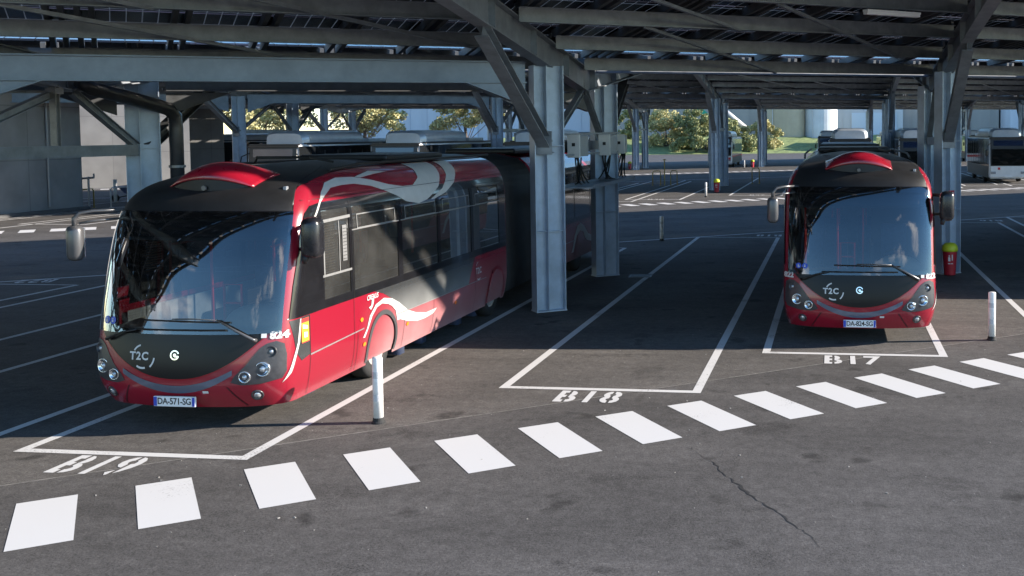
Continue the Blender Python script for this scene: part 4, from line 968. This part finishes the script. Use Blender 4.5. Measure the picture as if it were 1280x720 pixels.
    bm=B(); box(bm,(.75,.95,1.0),(.5,.08,.9)); box(bm,(0,.5,1.1),(2.0,.5,.1)); obj('cab_fitting',bm,INTDK,T)
    return T
city=make_city(); g='white city buses parked beyond the aisle'
# second kind with a red stripe low down
spots=[(-25.9,45.4,0,'white bus with a silver roof fairing, leftmost behind the left red bus'),(-21.4,48.7,0,'second white bus with a silver roof fairing behind the left red bus'),
(-15.9,52.6,0,'white bus behind the left red bus, seen past the middle-row column'),(1.0,62.5,0,'white bus with silver roof fairing directly behind the right red bus'),
(5.35,66.5,0,'white bus half hidden by the steel columns right of the right red bus'),(11.9,73.4,0,'white bus facing the aisle at the right edge of the photo'),
(16.9,77.2,0,'white bus just outside the right edge bay, beside the one facing the aisle')]
for i,(x,y,rz,lab) in enumerate(spots):
    if x>15: continue
    o=city if i==0 else copy_tree(city); o.location=(x,y,0); o.rotation_euler[2]=rz; tag(o,lab,'bus',g)
def stripe(T):
    for s in (-1,1):
        bm=B(); box(bm,(s*1.285,6,1.12),(.014,11.2,.16)); obj('red_stripe',bm,CRED,T)
    bm=B(); box(bm,(0,-.012,.92),(2.3,.014,.22)); obj('red_stripe',bm,CRED,T)
    return T
# the far row carries pantograph-like antennae and red bands
far=[(-11.8,108.5,0,'far white bus with a red band, behind the bin and middle-row columns'),(-34.5,150,R(62),'far white bus with a red band parked before the shrubs'),(6.5,117,0,'far bus in the farthest row, behind the bus half hidden by columns'),(17,128,0,'far bus in the farthest row, left of the rightmost bus'),(-.4,112.5,0,'farthest-row bus just left of the bus behind the right red bus'),(11.0,121.5,0,'far bus in the farthest row, seen through the steel of the right column pair'),(-24.5,100,0,'far bus in the farthest row, seen between the inverters and the middle-row column'),(-40.5,92.0,R(0),'far white bus in the farthest row glimpsed between left columns'),(-47.5,87,0,'far white bus in the farthest row, leftmost one glimpsed between columns')]
cr_=None
for i,(x,y,rz,lab) in enumerate(far):
    if cr_ is None: cr_=stripe(copy_tree(city)); o=cr_
    else: o=copy_tree(cr_)
    o.location=(x,y,0); o.rotation_euler[2]=rz; tag(o,lab,'bus','buses in the farthest row')
# side-on bus beside the concrete building
o=copy_tree(city); o.location=(-57,88,0); o.rotation_euler[2]=R(-82); tag(o,'white bus standing side on beyond the concrete building corner','bus','buses in the farthest row')
bm=B(); box(bm,(1.30,8.2,1.05),(.014,3.6,.7)); obj('advert_panel',bm,mat('advert_blue',(.03,.03,.09),.4,noise=.8,nscale=3,dark=(.3,.3,.35)),o)
bm=B(); box(bm,(-1.30,8.2,1.05),(.014,3.6,.7)); obj('advert_panel',bm,MATS['advert_blue'],o)

# ------------------------------------------------------------------ bollards, bins, signs, rails
BOLW=mat('bollard_white',(.78,.77,.75),.5,noise=.12,nscale=12); BOLB=mat('bollard_band',(.55,.55,.55),.35,noise=.2,nscale=20)
def bollard():
    T=thing('bollard','','bollard')
    bm=B(); lathe(bm,[(.062,.06),(.062,.80),(.058,.815),(.03,.82),(.0001,.82)],n=20); obj('post',bm,BOLW,T,smooth=True)
    bm=B(); lathe(bm,[(.085,0),(.085,.012),(.07,.03),(.064,.07),(.06,.07)],n=20); obj('base',bm,RUBBER,T)
    for z0 in (.28,.56):
        bm=B(); lathe(bm,[(.0632,z0),(.0632,z0+.08)],n=20)
        for f_ in [f for f in bm.faces if len(f.verts)>4]: bm.faces.remove(f_)
        obj('reflective_band',bm,BOLB,T,smooth=True)
    return T
bl=[(-5.54,12.0,'white post bollard between bays B19 and B18, in full sun'),(2.66,17.93,'white post bollard right of the right red bus'),(-5.62,33.76,'grey-shaded bollard on the back line behind bay B18'),(-7.04,57.4,'white bollard in front of the middle-row column with a red bin'),(-8.9,104.5,'small far bollard beside the farthest red bin')]
b0=bollard()
for i,(x,y,lab) in enumerate(bl):
    o=b0 if i==0 else copy_tree(b0); o.location=(x,y,0); tag(o,lab,'bollard','white bollards')
BINR=mat('bin_red',(.40,.015,.03),.4,noise=.15); BINY=mat('bin_lid_lime',(.55,.62,.03),.45)
def binn():
    T=thing('litter_bin','','bin')
    bm=B(); lathe(bm,[(.13,.02),(.14,.03),(.175,.62),(.17,.63)],n=24); obj('body',bm,BINR,T,smooth=False)
    bm=B(); lathe(bm,[(.19,.60),(.195,.66),(.18,.74),(.12,.80),(.0001,.82)],n=24); obj('lid',bm,BINY,T,smooth=True)
    bm=B(); box(bm,(-.03,-.158,.42),(.05,.012,.10)); box(bm,(-.03,-.16,.50),(.035,.012,.03)); box(bm,(.04,-.160,.46),(.025,.012,.14)); box(bm,(0,-.15,.31),(.12,.012,.02)); obj('pictogram',bm,DECW,T); return T
bi=[(2.84,26.0,'red fire-equipment bin with lime lid at the foot of the right column'),(-6.95,62.0,'red bin with lime lid at the middle-row column'),(-20.2,102.3,'small far red bin with lime lid, left one behind the inverters'),(-8.3,107.5,'small far red bin with lime lid near the farthest columns')]
b1=binn()
for i,(x,y,lab) in enumerate(bi):
    o=b1 if i==0 else copy_tree(b1); o.location=(x,y,0); tag(o,lab,'bin','red bins with lime lids')
p=Vector((2.82,Yc1(2.82),1.98))-N2*.165-D2*.02
t=thing('fire_sign','red fire extinguisher sign on the right steel column','sign',p,math.atan2(D2.y,D2.x))
bm=B(); box(bm,(0,0,0),(.19,.008,.19)); obj('sign_plate',bm,mat('sign_red',(.5,.02,.03),.4),t)
bm=B(); box(bm,(-.045,-.008,-.01),(.035,.006,.10)); box(bm,(-.045,-.008,.06),(.05,.006,.018)); box(bm,(.045,-.008,.035),(.03,.006,.05)); box(bm,(.045,-.008,-.04),(.04,.006,.04)); obj('pictogram',bm,DECW,t)
YEL=mat('yellow_hoop',(.45,.32,.10),.5,noise=.3); GRP=mat('grey_hoop',(.5,.5,.5),.5)
def hoop(x,y,w_,h,lab,m,rz=.64):
    T=thing('hoop_barrier',lab,'barrier',(x,y,0),rz,'hoop barriers'); bm=B(); tube(bm,[(-w_/2,0,0),(-w_/2,0,h-.1),(-w_/2+.08,0,h),(w_/2-.08,0,h),(w_/2,0,h-.1),(w_/2,0,0)],.035,8); obj('hoop',bm,m,T,smooth=True); bm=B(); box(bm,(-w_/2,0,.01),(.14,.14,.02)); box(bm,(w_/2,0,.01),(.14,.14,.02)); obj('base',bm,m,T)
hoop(-37.0,47.6,.9,.95,'tan hoop barrier against the grey concrete wall, left one',YEL,R(90)); hoop(-35.9,48.6,1.0,1.0,'grey hoop barrier beside the wheelbarrow',GRP,R(60)); hoop(-12.0,70.2,.6,1.0,'yellow hoop barrier in the middle row, left of the tall stand',YEL); hoop(-10.9,70.8,.5,1.0,'yellow hoop barrier in the middle row, right of the tall stand',YEL); hoop(-5.4,72.8,.6,1.1,'yellow hoop barrier right of the middle-row column',YEL)
t=thing('standpipe','thin tall brown standpipe between two yellow hoops in the middle row','pipe',(-11.5,70.5,0)); bm=B(); tube(bm,[(0,0,0),(0,0,1.8)],.04,8); tube(bm,[(-.12,0,1.75),(.12,0,1.75)],.03,8); obj('pipe',bm,YEL,t)
t=thing('standpipe','grey hydrant standpipe by the tan hoop at the concrete wall','pipe',(-36.6,47.2,0)); bm=B(); tube(bm,[(0,0,0),(0,0,1.6)],.05,8); tube(bm,[(-.5,0,1.5),(.3,0,1.55)],.05,8); tube(bm,[(.3,0,1.55),(.3,0,1.75)],.04,8); obj('pipe',bm,mat('pipe_grey',(.25,.26,.27),.4,.4),t)
t=thing('wheelbarrow','blue wheelbarrow standing against a white post by the concrete wall','wheelbarrow',(-38.5,53.0,0),R(35))
bm=B(); a=[(-.7,-.35,.85),(.7,-.35,.95),(.7,.35,.95),(-.7,.35,.85)]; b=[(-.35,-.22,.45),(.4,-.22,.45),(.4,.22,.45),(-.35,.22,.45)]; A=[bm.verts.new(q) for q in a]; Bv=[bm.verts.new(q) for q in b]; bm.faces.new(Bv)
for i in range(4): bm.faces.new((A[i],A[(i+1)%4],Bv[(i+1)%4],Bv[i]))
obj('tray',bm,mat('barrow_blue',(.10,.13,.25),.5,noise=.3),t)
bm=B(); 
for s in (-1,1): tube(bm,[(1.5,s*.3,1.05),(.3,s*.25,.42),(-.8,s*.05,.2)],.025,6); tube(bm,[(.4,s*.25,.42),(.5,s*.3,0)],.02,6)
obj('frame',bm,INK,t); bm=B(); lathe(bm,[(.1,-.04),(.2,-.04),(.2,.04),(.1,.04)],(-.8,0,.2),16,Matrix.Rotation(R(90),3,'X')); obj('wheel',bm,RUBBER,t)
t=thing('marker_post','white marker post beside the wheelbarrow','post',(-38.9,52.2,0)); bm=B(); tube(bm,[(0,0,0),(0,0,1.2)],.09,12); obj('post',bm,BOLW,t,smooth=True); bm=B(); tube(bm,[(0,0,1.2),(0,0,1.24)],.1,12); obj('cap',bm,GRP,t)

# ------------------------------------------------------------------ concrete building on the left
t=thing('concrete_building','tall grey cast concrete building at the left, near block and set-back block','building',(0,0,0))
bm=B(); box(bm,(-46.5,35.4,5.5),(19.6,23,11)); obj('near_wall',bm,CONC,t)
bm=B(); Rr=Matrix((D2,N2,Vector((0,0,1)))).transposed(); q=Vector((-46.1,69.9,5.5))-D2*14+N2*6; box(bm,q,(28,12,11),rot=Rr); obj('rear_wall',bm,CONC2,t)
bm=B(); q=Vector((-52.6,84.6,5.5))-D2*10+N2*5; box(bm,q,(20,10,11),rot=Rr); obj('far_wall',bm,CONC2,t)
bm=B(); 
for y in (32,44.6): tube(bm,[(-36.62,y,.3),(-36.62,y,9)],.05,8)
obj('wall_pipe',bm,mat('pipe_grey',(.25,.26,.27),.4,.4),t)
bm=B(); box(bm,(-36.45,35.4,.075),(.28,23,.15)); box(bm,(-41.6,47.05,.075),(10,.28,.15)); obj('plinth',bm,mat('plinth_dark',(.09,.09,.09),.8),t)

# ------------------------------------------------------------------ far background
bm=B(); rg=random.Random(3); G=[]
for i in range(61):
    row=[]
    for j in range(17):
        x=-60+i*1.6; y=186+j*2.2+x*.35; z=min(3.1,max(0.01,(j-1)*.36))+(rg.uniform(-.12,.12) if 1<j<16 else 0)
        row.append(bm.verts.new((x,y,z)))
    G.append(row)
for i in range(60):
    for j in range(16): bm.faces.new((G[i][j],G[i+1][j],G[i+1][j+1],G[i][j+1]))
obj('grass_bank',bm,mat('grass_green',(.20,.25,.09),.9,noise=.55,nscale=1.5,bump=.5,bscale=3),kind='structure')
def tuft(bm,rng,c,s,n,cols=1,flat=1.0):
    for _ in range(n):
        v=Vector((rng.gauss(0,1),rng.gauss(0,1),rng.gauss(0,1)));v.normalize(); v*=rng.random()**.4
        p=Vector(c)+Vector((v.x*s[0],v.y*s[1],v.z*s[2])); q=rng.uniform(.07,.19)*flat
        a=Vector((rng.uniform(-1,1),rng.uniform(-1,1),rng.uniform(-1,1))).normalized(); b=a.orthogonal().normalized(); c2=a.cross(b)
        bm.faces.new([bm.verts.new(p+b*q),bm.verts.new(p+c2*q*.7),bm.verts.new(p-b*q),bm.verts.new(p-c2*q*.7)])
def leafmat(name,c):
    m=mat(name,c,.7,noise=.55,nscale=.9); return m
LEAF=[leafmat('leaf_olive',(.27,.28,.11)),leafmat('leaf_yellow',(.50,.45,.20)),leafmat('leaf_green',(.08,.12,.04))]
BARK=mat('bark',(.12,.09,.07),.9,noise=.4)
def plant(x,y,h,wd,k,lab,name='shrub',seed=0):
    rng=random.Random(seed+int(x*10)); T=thing(name,lab,'shrub' if name=='shrub' else 'tree',(x,y,0),0,'shrubs and trees beyond the depot')
    bm=B(); limbs=[]
    th=h*(.12 if name=='shrub' else .35)
    tube(bm,[(0,0,0),(rng.uniform(-.1,.1),0,th),(0,0,h*.7)],[.16*h/5,.12*h/5,.03],7)
    n=7 if name=='shrub' else 8
    for i in range(n):
        a=i*2.4; rr=wd*.5*rng.uniform(.5,.95); e=Vector((rr*math.cos(a),rr*.7*math.sin(a),h*rng.uniform(.4,.88))); tube(bm,[(0,0,th*rng.uniform(.5,1)),e*.5+Vector((0,0,h*.12)),e],[.07,.045,.015],5); limbs.append(e)
    obj('trunk',bm,BARK,T)
    bm=B()
    if name=='shrub': limbs=limbs+[Vector((wd*.42*math.cos(a),wd*.3*math.sin(a),h*rng.uniform(.10,.3))) for a in (0,.9,1.8,2.7,3.6,4.5,5.4)]
    for e in limbs+[Vector((0,0,h*.9)),Vector((0,0,h*.55))]:
        for _ in range(4):
            c=e+Vector((rng.gauss(0,wd*.11),rng.gauss(0,wd*.1),rng.gauss(0,h*.07))); s_=rng.uniform(.35,.8)*wd*.17; c.z=max(c.z,s_*.6); tuft(bm,rng,c,(s_*1.3,s_*1.1,s_*1.0),230,flat=1+wd*.03)
    obj('crown',bm,LEAF[k],T)
pl=[(-24,182,7.5,7,0,'olive shrub beside the far white bus'),(-30,186,8.5,7.5,1,'pale yellowish tall shrub left in the clump behind the far bus'),(-18.5,186,6.0,7,0,'olive shrub in the middle of the clump right of the far bus'),(-13,190,6.0,5.5,1,'yellowish shrub behind the middle-row columns'),(-38,192,9,8,0,'olive shrub at the left end of the clump')]
for i,a in enumerate(pl): plant(a[0],a[1],a[2],a[3],a[4],a[5],'shrub',i)
tr=[(-72,125,11,10,1,'pale yellow tree seen between the left columns'),(-60,128,10,9,1,'pale yellow tree right of the first one behind the left columns'),(-92,135,11,9,0,'olive tree at the concrete building corner'),(-48,132,9.5,9,1,'pale yellow tree above the leftmost white buses'),(-82,124,10,9,1,'pale yellow tree just beyond the concrete building'),(-104,140,13,11,2,'dark green tree behind the concrete building')]
for i,a in enumerate(tr): plant(a[0],a[1],a[2],a[3],a[4],a[5],'tree',i+20)
def blockb(lab,x0,x1,y,h,col,dep=30,band=None,openings=(),nm='warehouse'):
    T=thing(nm,lab,'building',((x0+x1)/2,y,0)); w_=x1-x0; m=mat('wall_%d'%(hash(lab)%99999),col,.8,noise=.14,nscale=.15,stretch=(1,1,.3))
    bm=B(); box(bm,(0,dep/2,h/2),(w_,dep,h)); 
    k=-w_/2+2
    while k<w_/2: box(bm,(k,-.04,h/2),(.12,.08,h*.98)); k+=4
    obj('wall',bm,m,T)
    bm=B(); box(bm,(0,dep/2,h+.3),(w_+.8,dep+.8,.5)); obj('roof',bm,mat('far_roof',(.5,.52,.54),.6),T)
    for (a,b,c,d,cl) in openings:
        bm=B(); box(bm,(a,-.12,(c+d)/2),(b,.16,d-c)); obj('window' if cl<1 else 'door',bm,mat('opening_%d'%cl,((.03,.03,.035),(.45,.55,.66))[cl],.3),T)
    return T
blockb('long beige and grey warehouse behind the clump of shrubs',-52,-8,225,13,(.40,.37,.32),openings=((6,5,0,6,1),(-12,2.4,1,3.4,0),(-2,2.4,1,3.4,0)))
blockb('pale blue warehouse at the left of the far view',-110,-54,228,14,(.45,.50,.56),openings=((0,4,0,5,1),(12,3,2,4,0)))
blockb('pale blue-grey shed right of the silos',0,14,215,12,(.46,.50,.54),openings=((1.2,9,0,7.6,1),))
blockb('grey factory hall with a small dark window behind the right red bus',14.3,34,222,12,(.34,.34,.33),openings=((-4,2.2,4.4,6.4,0),(4,2,0,3,0)))
blockb('light blue factory hall right of the steel columns',34.4,52,210,14,(.48,.54,.62),openings=((-2,2.2,0,3,0),))
blockb('beige factory hall at the far right',52.4,110,205,13,(.38,.36,.31),openings=((-18,3,2,4.5,0),(-10,3,2,4.5,0)))
for x,r_,c,lab in ((-9.6,4.2,(.42,.36,.26),'round beige silo beside the grass'),(-2.4,3.2,(.55,.57,.60),'round pale grey silo right of the beige one')):
    t=thing('silo',lab,'silo',(x,206,0),0,'silos'); bm=B(); lathe(bm,[(r_,0),(r_,13),(r_*.95,13.4)],n=32); obj('shell',bm,mat('silo_%d'%int(-x),c,.6,noise=.12,nscale=.4),t,smooth=False); bm=B(); lathe(bm,[(r_*.96,13.4),(.3,15.2),(.001,15.3)],n=32); obj('roof',bm,MATS['far_roof'],t)
    bm=B(); tube(bm,[(-r_*.5,-r_*.9,0),(-r_*.5,-r_*.9,13)],.08,6); tube(bm,[(-r_*.5+.5,-r_*.9,0),(-r_*.5+.5,-r_*.9,13)],.08,6); obj('ladder',bm,GRP,t)
# green conveyor with grey tube
t=thing('conveyor','green sloping conveyor with a grey tube above the shrubs','conveyor',(0,0,0)); bm=B(); a=Vector((-29.5,200,11.8));b=Vector((-19.5,200,2.5))
bar(bm,a,b,.5,1.1); 
for i in range(9): q=a.lerp(b,i/8); bar(bm,q+Vector((-.6,0,-.6)),q+Vector((.5,0,-.6)),.3,.3)
obj('truss',bm,mat('conveyor_green',(.01,.30,.20),.4),t); bm=B(); tube(bm,[a+Vector((2.6,0,1)),b+Vector((3.4,0,1.2))],.8,12); obj('chute',bm,mat('pipe_grey',(.25,.26,.27),.4,.4),t,smooth=True)
t=thing('truck','white lorry cab parked by the grass near the pale silo','truck',(-1.2,190,0)); bm=B(); box(bm,(0,0,1.9),(2.4,2.2,2.6),bev=.25); obj('cab',bm,CW,t); bm=B(); box(bm,(0,-1.12,2.3),(2.0,.06,1.0)); obj('windscreen',bm,CG,t); bm=B(); box(bm,(0,4.5,2.2),(2.4,6,2.6),bev=.05); obj('cargo_box',bm,CW,t); bm=B()
for x in (-1,1):
    for y in (0,4,6.5): lathe(bm,[(.2,-.15),(.5,-.15),(.5,.15),(.2,.15)],(x,y,.5),18,Matrix.Rotation(R(90),3,'Y'))
obj('wheel',bm,RUBBER,t)
